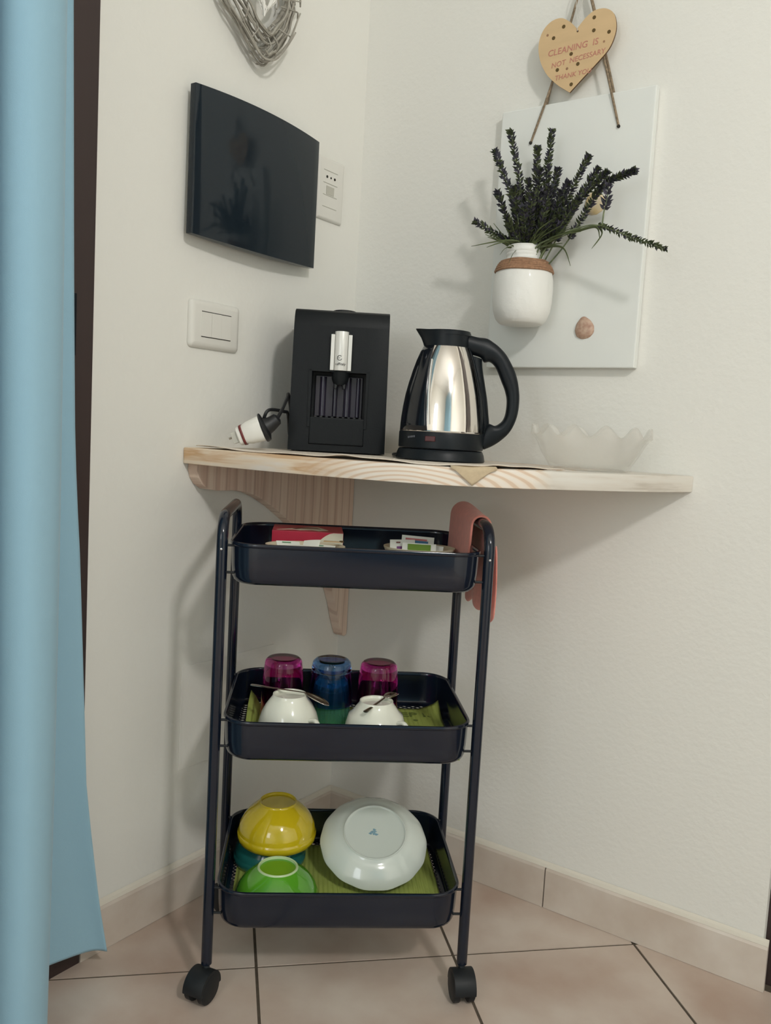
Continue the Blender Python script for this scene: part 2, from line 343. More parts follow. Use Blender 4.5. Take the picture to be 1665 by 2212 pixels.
# ------------------------------------------------------------------ room shell
RX, RY, RZ = 2.8, -3.3, 2.6
fl = struct(MB().box((-0.3, RY-0.1, -0.05), (RX+0.1, 0.3, -0.0016)).build('floor', M_['grout']))
th = 0.788588471899085; U = (cos(th), sin(th)); V = (-sin(th), cos(th))
O = (0.4+0.10857*U[0]+0.34314*V[0], -0.8+0.10857*U[1]+0.34314*V[1]); TS = 0.33; g = 0.0024
for i in range(-14, 15):
    for j in range(-14, 15):
        sq = []
        for a, b in ((i*TS+g, j*TS+g), ((i+1)*TS-g, j*TS+g), ((i+1)*TS-g, (j+1)*TS-g), (i*TS+g, (j+1)*TS-g)):
            sq.append((O[0]+U[0]*a+V[0]*b, O[1]+U[1]*a+V[1]*b))
        c = clip_box(sq, 0.0005, RX, RY, -0.0005)
        if len(c) < 3: continue
        ar = abs(sum(c[k][0]*c[(k+1) % len(c)][1]-c[(k+1) % len(c)][0]*c[k][1] for k in range(len(c))))/2
        if ar < 0.0006: continue
        m = MB(); m.prism(c, 0.004, ((0, 0, -0.004), (1, 0, 0), (0, 1, 0), (0, 0, 1)))
        m.build('tile', M_['tile'], fl)
# left wall (x=0) with a doorway from y=-0.652 to y=-1.60
m = MB(); m.box((-0.12, -0.652, -0.02), (0, 0.0, RZ)); m.box((-0.12, RY, -0.02), (0, -1.60, RZ)); m.box((-0.12, -1.60, 2.12), (0, -0.652, RZ))
struct(m.build('wall_left', M_['wall']))
# right wall (y=0), ends at x=0.903 at a doorway, goes on beyond it
m = MB(); m.box((-0.12, 0, -0.02), (0.903, 0.12, RZ)); m.box((1.75, 0, -0.02), (RX, 0.12, RZ)); m.box((0.903, 0, 2.12), (1.75, 0.12, RZ))
struct(m.build('wall_right', M_['wall']))
WX0, WX1, WZ0, WZ1 = 0.68, 1.32, 0.86, 1.94
m = MB(); m.box((-0.12, RY-0.12, -0.02), (WX0, RY, RZ)); m.box((WX1, RY-0.12, -0.02), (RX, RY, RZ))
m.box((WX0, RY-0.12, -0.02), (WX1, RY, WZ0)); m.box((WX0, RY-0.12, WZ1), (WX1, RY, RZ)); struct(m.build('wall_back', M_['wall']))
struct(MB().box((RX, RY-0.12, -0.02), (RX+0.12, 0.12, RZ)).build('wall_far', M_['wall']))
struct(MB().box((-0.12, RY-0.12, RZ), (RX+0.12, 0.12, RZ+0.1)).build('ceiling', M_['ceil']))
m = MB()
for a, b in (((WX0, WZ0), (WX1, WZ0+0.06)), ((WX0, WZ1-0.06), (WX1, WZ1)), ((WX0, WZ0), (WX0+0.06, WZ1)), ((WX1-0.06, WZ0), (WX1, WZ1)), ((0.985, WZ0), (1.015, WZ1))):
    m.box((a[0], RY-0.09, a[1]), (b[0], RY-0.04, b[1]))
win = struct(m.build('window_1', M_['doorwood']))
for xa, xb in ((WX0+0.06, 0.985), (1.015, WX1-0.06)):
    MB().box((xa, RY-0.07, WZ0+0.06), (xb, RY-0.066, WZ1-0.06)).build('pane', M_['pane'], win)
# door with dark frame on the left wall
d1 = bpy.data.objects.new('door_1', None); COL.objects.link(d1); struct(d1)
m = MB(); m.box((-0.11, -0.722, -0.001), (0.008, -0.6525, 2.115)); m.box((-0.11, -1.5995, -0.001), (0.008, -1.53, 2.115)); m.box((-0.11, -1.53, 2.05), (0.008, -0.722, 2.115))
m.build('door_frame', M_['doorwood'], d1, bevel=0.002)
MB().box((-0.06, -1.528, 0.004), (-0.018, -0.724, 2.048)).build('door_leaf', M_['doorwood'], d1, bevel=0.002)
m = MB(); m.box((0.008, -0.712, 0.962), (0.0105, -0.684, 1.052)); m.build('strike_plate', M_['darkmetal'], d1, bevel=0.0008)
# doorway on the right, beyond the end of the right wall
d2 = bpy.data.objects.new('door_2', None); COL.objects.link(d2); struct(d2)
m = MB(); m.box((0.9035, 0.02, -0.001), (0.96, 0.11, 2.119)); m.box((1.69, 0.02, -0.001), (1.7495, 0.11, 2.119)); m.box((0.96, 0.02, 2.05), (1.69, 0.11, 2.119))
m.build('door_frame', M_['doorwood'], d2)
MB().box((0.962, 0.06, 0.004), (1.688, 0.10, 2.048)).build('door_leaf', M_['doorwood'], d2, bevel=0.002)
# baseboards: ceramic pieces with a plastered top edge
HB = 0.079
def bboard(name, pieces, along):
    root = bpy.data.objects.new(name, None); COL.objects.link(root); struct(root)
    for (a, b) in pieces:
        prof = [(0, 0.0005), (0.0095, 0.0005), (0.0095, HB-0.006), (0.0075, HB-0.0015), (0, HB-0.0005)]
        m = MB()
        if along == 'x': m.prism([(-p, z) for p, z in prof], b-a, ((a, -0.0003, 0), (0, 1, 0), (0, 0, 1), (1, 0, 0)))
        else: m.prism(prof, b-a, ((0.0003, a, 0), (1, 0, 0), (0, 0, 1), (0, 1, 0)))
        m.build('baseboard_tile', M_['base'], root)
    a = min(p[0] for p in pieces); b = max(p[1] for p in pieces)
    pr = [(0, HB-0.0003), (0.0072, HB-0.0012), (0.0045, HB+0.0045), (0.0005, HB+0.008)]
    m = MB()
    if along == 'x': m.prism([(-p, z) for p, z in pr], b-a, ((a, -0.0003, 0), (0, 1, 0), (0, 0, 1), (1, 0, 0)))
    else: m.prism(pr, b-a, ((0.0003, a, 0), (1, 0, 0), (0, 0, 1), (0, 1, 0)))
    m.build('filler_edge', M_['basetop'], root)
bboard('baseboard_right', [(0.192, 0.521), (0.5235, 0.912), (0.0, 0.1895)], 'x')
bboard('baseboard_left', [(-0.328, -0.0005), (-0.652, -0.3305)], 'y')

# blanking cover low on the left wall
t = thing('blank_cover_plate', 'large white flush blanking plate low on the left wall behind the trolley', 'wall plate', (0.0, -0.33, 0.35))
m = MB(); m.box((0.0002, -0.12, -0.094), (0.0022, 0.12, 0.094)); m.build('cover_plate', M_['wall'], t, bevel=0.0009)

# ------------------------------------------------------------------ curtain
edge = [(0.02, -0.641), (0.043, -0.645), (0.125, -0.661), (0.236, -0.678), (0.321, -0.690), (0.674, -0.711), (0.773, -0.719), (0.868, -0.724), (1.088, -0.730), (1.42, -0.737), (2.4, -0.745)]
def lerp_tab(tab, z):
    for (z0, y0), (z1, y1) in zip(tab, tab[1:]):
        if z <= z1: t_ = (z-z0)/(z1-z0); return y0+(y1-y0)*max(0, t_)
    return tab[-1][1]
def catmull(P, n):
    out = []
    for i in range(len(P)-1):
        p0 = P[max(i-1, 0)]; p1 = P[i]; p2 = P[i+1]; p3 = P[min(i+2, len(P)-1)]
        for k in range(n):
            t_ = k/n
            out.append(tuple(0.5*((2*b)+(-a+c)*t_+(2*a-5*b+4*c-d)*t_*t_+(-a+3*b-3*c+d)*t_**3) for a, b, c, d in zip(p0, p1, p2, p3)))
    out.append(tuple(P[-1])); return out
t = thing('curtain', 'light blue cloth curtain hanging in folds before the dark door frame', 'curtain', (0.1, -0.95, 0.03))
NZ = 40; rows = []
for k in range(NZ+1):
    z = 0.032+(2.35-0.032)*(k/NZ)**1.6
    ye = lerp_tab(edge, z); lo = smoothstep((0.9-z)/0.9)
    P = [(0.064-0.01*lo*0, ye), (0.058-0.01*lo, ye-0.03), (0.040, -0.765-0.012*lo), (0.052, -0.792), (0.085, -0.789), (0.120, -0.788-0.004*lo), (0.142, -0.802), (0.152, -0.826), (0.150, -0.850), (0.128, -0.868),
         (0.095, -0.868), (0.072, -0.880), (0.078, -0.905), (0.115, -0.905), (0.150, -0.915), (0.168, -0.945), (0.160, -0.980), (0.120, -1.0), (0.085, -1.02), (0.12, -1.05), (0.17, -1.07), (0.165, -1.12), (0.11, -1.14), (0.08, -1.17), (0.13, -1.20), (0.16, -1.24), (0.10, -1.30)]
    sw = 0.004*sin(z*3.1); HEM = [0.006, 0.012, 0.022, 0.022, 0.016, 0.008]+[0.0]*40; hk = (1-k/NZ)**6
    P = [(x+sw*(0.3+i/8 if i > 4 else 0.2), y+0.002*sin(z*2+i)) for i, (x, y) in enumerate(P)]
    P = [(x, y, z+hk*HEM[i]) for i, (x, y) in enumerate(P)]
    rows.append([(x-0.1, y+0.95, zq-0.03) for x, y, zq in catmull(P, 5)])
m = MB(); n = len(rows[0])
m.add([p for r in rows for p in r], [(i*n+j, i*n+j+1, (i+1)*n+j+1, (i+1)*n+j) for i in range(NZ) for j in range(n-1)])
o = m.build('curtain_cloth', M_['curtain'], t, smooth=True, autos=3.0); solid(o, 0.0016)
m = MB(); m.tube([(0.02, 0.35, 2.335), (0.02, -0.5, 2.335)], 0.012, 12); m.build('curtain_rod', M_['darkmetal'], t, smooth=True)

t = thing('curtain', 'light blue curtain added unseen in the far corner for the trolley to reflect', 'curtain', (2.70, -2.6, 0.03))  # unseen curtain added to give the shiny trays a blue reflection
m = MB(); vs = []
for i in range(61):
    for z in (0.0, 1.2, 2.4): vs.append((0.035*sin(i*0.75), -0.62+1.3*i/60, z))
m.add(vs, [(3*i+k, 3*i+3+k, 3*i+4+k, 3*i+1+k) for i in range(60) for k in range(2)]); o = m.build('curtain_cloth', M_['curtain'], t, smooth=True, autos=3); solid(o, 0.0016)

# ------------------------------------------------------------------ consumer unit panel (slate glossy cover)
t = thing('fuse_box_cover', 'glossy slate-black bowed cover panel of a wall box above the light switch', 'panel', (0, -0.33, 1.296))
Yl, Yr, zb, zt = -0.154, 0.159, -0.116, 0.119; NX = 20
front = []; top = []
vs = []; fs = []
for i in range(NX+1):
    s_ = i/NX; bow = 4*s_*(1-s_)
    y = Yl+(Yr-Yl)*s_; x = 0.026+0.010*bow
    vs += [(x, y, zb-0.004*bow), (x, y, zt+0.004*bow), (0.014, y, zt+0.004*bow), (0.014, y, zb-0.004*bow)]
for i in range(NX):
    a, b = 4*i, 4*i+4
    fs += [(a, b, b+1, a+1), (a+1, b+1, b+2, a+2), (a+2, b+2, b+3, a+3), (a+3, b+3, b, a)]
fs += [(0, 1, 2, 3), (4*NX, 4*NX+3, 4*NX+2, 4*NX+1)]
m = MB(); m.add(vs, fs); m.build('cover', M_['panel'], t, smooth=True, autos=0.5, bevel=0.0008)
m = MB(); m.box((0.0003, Yl+0.012, zb+0.010), (0.0138, Yr-0.012, zt-0.01)); m.build('box_rim', M_['whitepl'], t, bevel=0.001)

# ------------------------------------------------------------------ light switch and wall socket
t = thing('light_switch', 'square-cornered white three-key light switch plate left of the coffee machine', 'light switch', (0, -0.4035, 1.0405))
def face_plate(hy, hz, r, h, name, mt, parent, chamf=0.010):
    m = MB(); loops = []
    for inset, x in ((0, 0.0003), (0, 0.0018), (0.0012, h*0.55), (chamf*0.5, h*0.86), (chamf, h)):
        loops.append([(x, p[0], p[1]) for p in rrect(hy-inset, hz-inset, max(0.001, r-inset*0.7), 5)])
    n = len(loops[0]); m.add([p for l in loops for p in l], [(i*n+k, i*n+(k+1) % n, (i+1)*n+(k+1) % n, (i+1)*n+k) for i in range(4) for k in range(n)]+[tuple(4*n+k for k in range(n)), tuple(range(n))])
    return m.build(name, mt, parent, smooth=True, autos=0.9)
face_plate(0.0585, 0.0405, 0.008, 0.0086, 'switch_plate', M_['whitepl'], t)
for k in range(3):
    y0 = -0.0345+k*0.0231
    m = MB(); m.box((0.0080, y0, -0.0205), (0.0094+0.0004*(k == 1), y0+0.0228, 0.0205)); m.build('switch_key', M_['whitepl'], t, bevel=0.0003)
for z in (-0.0211, 0.0211):
    m = MB(); m.box((0.0080, -0.0345, z-0.0007), (0.0092, 0.0345, z+0.0007)); m.build('slot', M_['slot'], t)
t = thing('wall_socket', 'tall white wall socket plate with three round holes half hidden behind the slate panel', 'socket', (0, -0.1045, 1.345))
face_plate(0.040, 0.060, 0.003, 0.0063, 'socket_plate', M_['whitepl'], t, 0.005)
for z in (0.0345, 0.0105, -0.0125, -0.0350):
    m = MB(); m.box((0.006, -0.0255, z-0.0005), (0.0070, 0.0180, z+0.0005)); m.build('seam', M_['greypl'], t)
for y, r in ((-0.0150, 0.0026), (-0.0030, 0.0019), (0.0090, 0.0026)):
    m = MB(); m.tube([(0.0060, y, 0.0225), (0.0072, y, 0.0225)], r, 12); m.build('socket_hole', M_['slot'], t)
m = MB(); m.box((0.006, -0.016, -0.0105), (0.0071, 0.008, 0.0055)); m.build('data_port', M_['greypl'], t)

# ------------------------------------------------------------------ wicker heart on the left wall
def heart_curve(n, sx, sz):
    out = []
    for k in range(n):
        a = 2*pi*k/n
        x = 16*sin(a)**3; z = 13*cos(a)-5*cos(2*a)-2*cos(3*a)-cos(4*a)
        out.append((x/16*sx, (z+2.5)/14.5*sz))
    return out
t = thing('wicker_heart', 'grey woven willow heart decoration hanging above the slate panel, cut by the frame', 'wicker heart', (0.024, -0.358, 1.634))
ROT = rad(11); SXH, SZH = 0.132, 0.132
HO = [(-0.345, 1.668), (-0.325, 1.690), (-0.295, 1.703), (-0.264, 1.690), (-0.245, 1.660), (-0.240, 1.627), (-0.248, 1.600), (-0.270, 1.555), (-0.303, 1.516), (-0.322, 1.500), (-0.345, 1.503), (-0.376, 1.523), (-0.403, 1.546), (-0.432, 1.567), (-0.452, 1.597), (-0.455, 1.636), (-0.440, 1.672), (-0.412, 1.695), (-0.378, 1.694)]
HC = catmull(HO+[HO[0]], 6)[:-1]
def hpt(a, off, dx):
    q = (a/(2*pi) % 1.0)*len(HC); i = int(q) % len(HC); f = q-int(q)
    y = HC[i][0]*(1-f)+HC[(i+1) % len(HC)][0]*f; z = HC[i][1]*(1-f)+HC[(i+1) % len(HC)][1]*f
    cy, cz = -0.345, 1.612
    return (dx, (y-cy)*(1-off)+cy+0.358, (z-cz)*(1-off)+cz-1.634)
for k in range(36):
    a0 = random.uniform(0, 2*pi); L = random.uniform(1.6, 3.4); off0 = random.uniform(0.0, 0.44); off1 = max(0.0, min(0.48, off0+random.uniform(-0.22, 0.22)))
    dx0 = random.uniform(-0.016, 0.016); dx1 = random.uniform(-0.016, 0.016); n = 26
    pts = [hpt(a0+L*i/n, off0+(off1-off0)*i/n+0.015*sin(i*0.9+k), dx0+(dx1-dx0)*i/n) for i in range(n+1)]
    r = random.uniform(0.0016, 0.0026)
    m = MB(); m.tube(pts, [r*(0.7+0.3*sin(pi*i/n)) for i in range(n+1)], 5); m.build('twig', M_['twig'], t, smooth=True)
for k in range(16):
    a = 2*pi*k/16+random.uniform(-0.08, 0.08); da = random.uniform(-0.25, 0.25)
    p0 = Vector(hpt(a-da, 0.03, 0.002)); p1 = Vector(hpt(a+da*0.3, 0.23, 0.0185)); p2 = Vector(hpt(a+da, 0.50, 0.004))
    pts = catmull([tuple(p0), tuple(p0.lerp(p1, 0.6)+Vector((0.001, 0, 0))), tuple(p1), tuple(p1.lerp(p2, 0.6)), tuple(p2)], 3)
    m = MB(); m.tube(pts, 0.0014, 5); m.build('twig', M_['twig'], t, smooth=True)
ih = MB(); c0 = (0.006, 0.021, -0.028)
m0 = None
def ipt(a, s_, dx):
    x = 16*sin(a)**3/16*0.027*s_; z = (13*cos(a)-5*cos(2*a)-2*cos(3*a)-cos(4*a)+2.5)/14.5*0.034*s_
    r = rad(-6); return (c0[0]+dx, c0[1]+x*cos(r)-z*sin(r), c0[2]+x*sin(r)+z*cos(r))
inner = bpy.data.objects.new('small_heart', None); COL.objects.link(inner); inner.parent = t; inner['label'] = 'small white wicker heart hung in the middle'
for k in range(9):
    s_ = random.uniform(0.75, 1.0); a0 = random.uniform(0, 6); L = random.uniform(3, 5); n = 18
    m = MB(); m.tube([ipt(a0+L*i/n, s_, random.uniform(-0.003, 0.003)) for i in range(n+1)], 0.0015, 5); m.build('twig', M_['twigw'], inner, smooth=True)
for k in range(30):
    a = random.uniform(0, 6.28); b = a+random.uniform(0.8, 2.8)
    m = MB(); m.tube([ipt(a, 1.0, 0.002), ipt((a+b)/2, 0.75, 0.006), ipt(b, 0.9, 0.002)], 0.0015, 5); m.build('twig', M_['twigw'], inner, smooth=True)
m = MB(); m.tube([(0.002, 0.021, 0.060), (0.006, 0.021, 0.002)], 0.0007, 5); m.build('hanging_thread', M_['thread'], t)

# ------------------------------------------------------------------ white board with jar, shells, rope
BX, BZ = 0.473, 1.24
t = thing('wall_board', 'tall white painted board hung by jute rope on the right wall', 'board', (BX, 0, BZ))
m = MB(); m.box((0.331-BX, -0.018, 1.007-BZ), (0.6155-BX, -0.001, 1.471-BZ)); m.build('board', M_['canvas'], t, bevel=0.002)
def wpt(p): return (p[0]-BX, p[1], p[2]-BZ)
def bez(ps, n=14): return catmull(ps, n)
RR = 0.0021
for ps in ([(0.393, -0.0185, 1.408), (0.428, -0.0225, 1.503), (0.4544, -0.017, 1.6078), (0.4702, -0.012, 1.6879)],
           [(0.5555, -0.0185, 1.4128), (0.5238, -0.0225, 1.5223), (0.4955, -0.017, 1.6103), (0.4702, -0.012, 1.6879)],
           [(0.411, -0.0035, 1.468), (0.4231, -0.006, 1.5217), (0.452, -0.010, 1.615), (0.4702, -0.012, 1.6879)],
           [(0.5385, -0.0035, 1.470), (0.5183, -0.006, 1.5391), (0.494, -0.010, 1.615), (0.4702, -0.012, 1.6879)]):
    m = MB(); m.tube([wpt(p) for p in bez(ps, 6)], RR, 7); m.build('rope', M_['rope'], t, smooth=True)
for p in ((0.393, 1.408), (0.5555, 1.4128)):
    m = MB(); m.tube([(p[0]-BX, -0.0182, p[1]-BZ), (p[0]-BX, -0.0205, p[1]-BZ)], 0.0029, 10); m.build('rope_hole', M_['slot'], t)
m = MB(); m.tube([(0.4702-BX, -0.0005, 1.689-BZ), (0.4702-BX, -0.018, 1.690-BZ)], 0.0016, 8); m.build('nail', M_['darkmetal'], t)
def shell(name, loc, rx, rz, mat_, parent, ribs=9, ang=0.0):
    m = MB(); N = 28; K = 8; vs = []; fs = []
    for i in range(K+1):
        s_ = i/K
        for k in range(N):
            a = 2*pi*k/N; rr = s_*(1+0.012*cos(ribs*2*a)*s_)*(1+0.10*math.exp(-((atan2(sin(a-pi/2), cos(a-pi/2)))/0.35)**2)); px = rr*cos(a)*rx*(1-0.18*sin(a)); pz = rr*sin(a)*rz
            c, s2 = cos(ang), sin(ang)
            vs.append((px*c-pz*s2, -0.0075*sqrt(max(0, 1-s_*s_))*(1+0.10*cos(ribs*2*a)*s_)-0.0002, px*s2+pz*c))
    for i in range(K):
        for k in range(N): fs.append((i*N+k, i*N+(k+1) % N, (i+1)*N+(k+1) % N, (i+1)*N+k))
    m.add(vs, fs); return m.build(name, mat_, parent, smooth=True, autos=2.5, loc=loc)
sh = shell('seashell', (0.5215, -0.0182, 1.0756), 0.0175, 0.0190, M_['shellb'], None, 9, 0.2)
tag(sh, 'small brown pink seashell glued near the bottom of the white board', 'shell')
sh = shell('seashell', (0.5235, -0.0182, 1.289), 0.019, 0.0195, M_['shelly'], None, 7, 0.5)
tag(sh, 'cream and yellow seashell glued behind the lavender on the white board', 'shell')

# jar
JX, JY, JZ = 0.4235, -0.0715, 1.0770
t = thing('hanging_jar', 'white painted glass jar with brown twine round its neck fixed to the board', 'jar', (JX, JY, JZ))
prof = [(0.0, 0.0), (0.036, 0.0), (0.039, 0.0015), (0.045, 0.008), (0.050, 0.022), (0.0522, 0.040), (0.0525, 0.062), (0.0515, 0.078), (0.0490, 0.090), (0.0455, 0.099), (0.0400, 0.1075), (0.0335, 0.1115), (0.0318, 0.114),
        (0.0318, 0.117), (0.0330, 0.1185), (0.0330, 0.1205), (0.0320, 0.1225), (0.0330, 0.1245), (0.0330, 0.127), (0.0320, 0.130), (0.0325, 0.133), (0.0310, 0.1350), (0.0285, 0.1335), (0.0285, 0.112), (0.045, 0.09), (0.047, 0.02), (0.0, 0.006)]
m = MB(); m.lathe(prof, 56); m.build('jar_body', M_['jar'], t, smooth=True)
for k in range(6):
    z = 0.0905+k*0.0032; r = (0.0500, 0.0490, 0.0475, 0.0456, 0.0434, 0.0406)[k]
    m = MB(); m.tube([(r*cos(a*2*pi/40), r*sin(a*2*pi/40), z+0.0005*sin(a*0.7+k)) for a in range(40)], 0.0024, 7, closed=True); m.build('twine_turn', M_['twine'], t, smooth=True)

# lavender
sprigs = [[[0.386, -0.085, 1.4071], [0.415, -0.0805, 1.2921]], [[0.3601, -0.09, 1.3763], [0.4031, -0.083, 1.2769]], [[0.4347, -0.075, 1.3769], [0.4373, -0.0755, 1.291]], [[0.4571, -0.07, 1.403], [0.4531, -0.073, 1.2978]], [[0.478, -0.08, 1.3339], [0.4659, -0.078, 1.272]], [[0.5334, -0.085, 1.3466], [0.4918, -0.0805, 1.2689]], [[0.5531, -0.09, 1.3235], [0.5097, -0.083, 1.2666]], [[0.5727, -0.1, 1.3126], [0.5195, -0.088, 1.272]], [[0.6161, -0.095, 1.3117], [0.561, -0.0855, 1.2943]], [[0.3764, -0.1, 1.3023], [0.3973, -0.088, 1.2447]], [[0.3422, -0.11, 1.2533], [0.3878, -0.093, 1.2246]], [[0.4297, -0.09, 1.3192], [0.4293, -0.083, 1.2587]], [[0.4558, -0.1, 1.3311], [0.4487, -0.088, 1.2636]], [[0.4178, -0.11, 1.303], [0.4216, -0.093, 1.2493]], [[0.4988, -0.11, 1.2874], [0.4782, -0.093, 1.2443]], [[0.4837, -0.12, 1.2933], [0.4634, -0.098, 1.2445]], [[0.4887, -0.06, 1.3157], [0.4703, -0.068, 1.2584]], [[0.5368, -0.12, 1.2698], [0.4901, -0.098, 1.2269]], [[0.4532, -0.12, 1.286], [0.4417, -0.098, 1.2464]], [[0.4428, -0.13, 1.2619], [0.4367, -0.103, 1.2303]]]
leaves = [[[0.4319, -0.08, 1.2081], [0.4095, -0.11, 1.2162], [0.3474, -0.13, 1.2065]], [[0.4319, -0.08, 1.2081], [0.4061, -0.11, 1.2141], [0.3779, -0.13, 1.2027]], [[0.4233, -0.08, 1.2047], [0.4069, -0.11, 1.2038], [0.4049, -0.13, 1.1883]], [[0.4188, -0.08, 1.2051], [0.4209, -0.11, 1.195], [0.4228, -0.13, 1.1732]], [[0.4582, -0.08, 1.2062], [0.5084, -0.11, 1.2191], [0.5912, -0.13, 1.2232]], [[0.4628, -0.08, 1.2035], [0.5102, -0.11, 1.1964], [0.5352, -0.13, 1.1617]], [[0.5076, -0.08, 1.2256], [0.5641, -0.11, 1.2256], [0.5815, -0.13, 1.2017]], [[0.5558, -0.08, 1.2352], [0.5768, -0.11, 1.2135], [0.5695, -0.13, 1.1866]], [[0.4579, -0.08, 1.2101], [0.4962, -0.11, 1.2163], [0.5492, -0.13, 1.2151]], [[0.4541, -0.08, 1.2041], [0.4884, -0.11, 1.2093], [0.5295, -0.13, 1.2131]], [[0.4407, -0.08, 1.2074], [0.4618, -0.11, 1.2267], [0.5029, -0.13, 1.2413]], [[0.423, -0.08, 1.2087], [0.4182, -0.11, 1.2303], [0.4223, -0.13, 1.2486]], [[0.4669, -0.08, 1.2055], [0.5056, -0.11, 1.2231], [0.535, -0.13, 1.2442]], [[0.4142, -0.08, 1.207], [0.4155, -0.11, 1.2071], [0.4103, -0.13, 1.2112]], [[0.4497, -0.08, 1.2044], [0.4848, -0.11, 1.202], [0.5185, -0.13, 1.1992]]]
LZ = 1.19
t = thing('lavender_bunch', 'bunch of dark artificial lavender sprigs standing in the white jar', 'flowers', (JX, JY, LZ))
def lp(p): return Vector((p[0]-JX, p[1]-JY, p[2]-LZ))
def leafshape(m, c, d, ln, wd, mi, nrm=None):
    d = Vector(d).normalized(); s_ = d.cross(nrm if nrm is not None else Vector((random.uniform(-1, 1), random.uniform(-1, 1), random.uniform(-1, 1)))).normalized(); n_ = d.cross(s_)
    c = Vector(c)
    m.add([c, c+d*ln*0.45+s_*wd+n_*wd*0.4, c+d*ln, c+d*ln*0.45-s_*wd+n_*wd*0.4, c+d*ln*0.5-n_*wd*0.5], [(0, 1, 2, 4), (0, 4, 2, 3), (0, 3, 2, 1)], mi)
def sprig(pts, start=0.35, size=1.0, dens=1.0, purple=0.5):
    cv = [Vector(p) for p in catmull(pts, 10)]
    so = MB(); so.tube(cv, [0.0016*(1-0.45*i/len(cv)) for i in range(len(cv))], 5, mi=0)
    st = so.build('sprig', [M_['leaf']], t, smooth=True)
    m = MB(); tot = len(cv)-1; L = sum((cv[i+1]-cv[i]).length for i in range(tot)); N = int(L*(1-start)/0.0036*dens)
    for k in range(N):
        s_ = start+(1-start)*k/max(1, N-1); q = s_*tot; i = min(int(q), tot-1); p = cv[i].lerp(cv[i+1], q-i); d = (cv[i+1]-cv[i]).normalized()
        for q2 in range(4):
            a = 2*pi*q2/4+k*0.8+random.uniform(-0.3, 0.3); side = d.orthogonal().normalized(); side = Matrix.Rotation(a, 3, d) @ side
            ln = size*random.uniform(0.0080, 0.0120)*(1.0-0.25*abs(s_-0.7)); leafshape(m, p, d*0.75+side, ln, ln*0.28, 1 if random.random() < purple else 0)
    for q2 in range(7):
        d = (cv[-1]-cv[-2]).normalized(); side = Matrix.Rotation(q2*0.9, 3, d) @ d.orthogonal().normalized()
        leafshape(m, cv[-1], d+side*0.7, 0.006*size, 0.0018*size, 1)
    m.build('florets', [M_['leaf'], M_['flower']], st)
for tip, mid in sprigs:
    base = (JX+(mid[0]-JX)*0.22, JY+random.uniform(-0.012, 0.012), 1.165)
    low = ((base[0]*0.55+mid[0]*0.45), (base[1]+mid[1])/2, 1.212)
    sprig([lp(base), lp(low), lp(mid), lp(tip)], 0.36, 1.08, 1.1, 0.6)
for k in range(16):   # inner shorter sprigs that fill the heart of the bunch
    a = random.uniform(-1.0, 1.1); r = random.uniform(0.035, 0.10)
    tip = (JX+0.018+r*sin(a)*0.9, JY+random.uniform(-0.05, 0.035), 1.212+r*cos(a)*0.95)
    base = (JX+random.uniform(-0.015, 0.015), JY+random.uniform(-0.015, 0.015), 1.165); mid = ((base[0]+tip[0])/2, (base[1]+tip[1])/2, (base[2]+tip[2])/2+0.006)
    sprig([lp(base), lp(mid), lp(tip)], 0.45, 1.05, 1.0, 0.45)
dr = [[0.435, -0.08, 1.17], [0.452, -0.09, 1.205], [0.492, -0.1, 1.2179], [0.532, -0.1, 1.229], [0.567, -0.1, 1.2297], [0.6237, -0.1, 1.2061], [0.6771, -0.1, 1.1849]]
sprig([lp(p) for p in dr], 0.66, 0.85, 1.1, 0.15)
bd = [[0.567, -0.1, 1.2297], [0.5716, -0.1, 1.2308], [0.5732, -0.1, 1.2505], [0.5764, -0.1, 1.2682], [0.5779, -0.1, 1.2900]]
sprig([lp(p) for p in bd], 0.55, 1.25, 0.9, 1.0)
def blade(pts, wd=0.0022):
    cv = [Vector(p) for p in catmull(pts, 8)]; n = len(cv); vs = []; 
    for i, p in enumerate(cv):
        d = (cv[min(i+1, n-1)]-cv[max(i-1, 0)]).normalized(); s_ = d.cross(Vector((0.3, 1, 0.2))).normalized(); w_ = wd*(1-(i/(n-1))**2)*(0.5+0.5*min(1, i/4))+0.0002
        vs += [p-s_*w_, p+Vector((0, -0.0007, -0.0006)), p+s_*w_]
    fs = []
    for i in range(n-1): a = 3*i; fs += [(a, a+1, a+4, a+3), (a+1, a+2, a+5, a+4)]
    m = MB(); m.add(vs, fs); o = m.build('leaf_blade', M_['leaf2'], t, smooth=True, autos=3); solid(o, 0.0004)
for L in leaves:
    L = [list(p) for p in L]
    if L[0][2] < 1.2232: pts = [lp((JX+(L[0][0]-JX)*0.6, JY-0.005, 1.175)), lp(L[0]), lp(L[1]), lp(L[2])]
    else: pts = [lp(p) for p in L]
    blade(pts)
for k in range(26):
    a = random.uniform(-1.25, 1.35); r = random.uniform(0.05, 0.10)
    b0 = (JX+random.uniform(-0.016, 0.016), JY+random.uniform(-0.015, 0.012), 1.180); b1 = (JX+0.03*sin(a), JY-0.02, 1.213)
    b2 = (JX+0.012+r*sin(a), JY-random.uniform(0.0, 0.05), 1.212+r*cos(a)*random.uniform(0.3, 0.8))
    blade([lp(b0), lp(b1), lp(b2)], 0.0016)

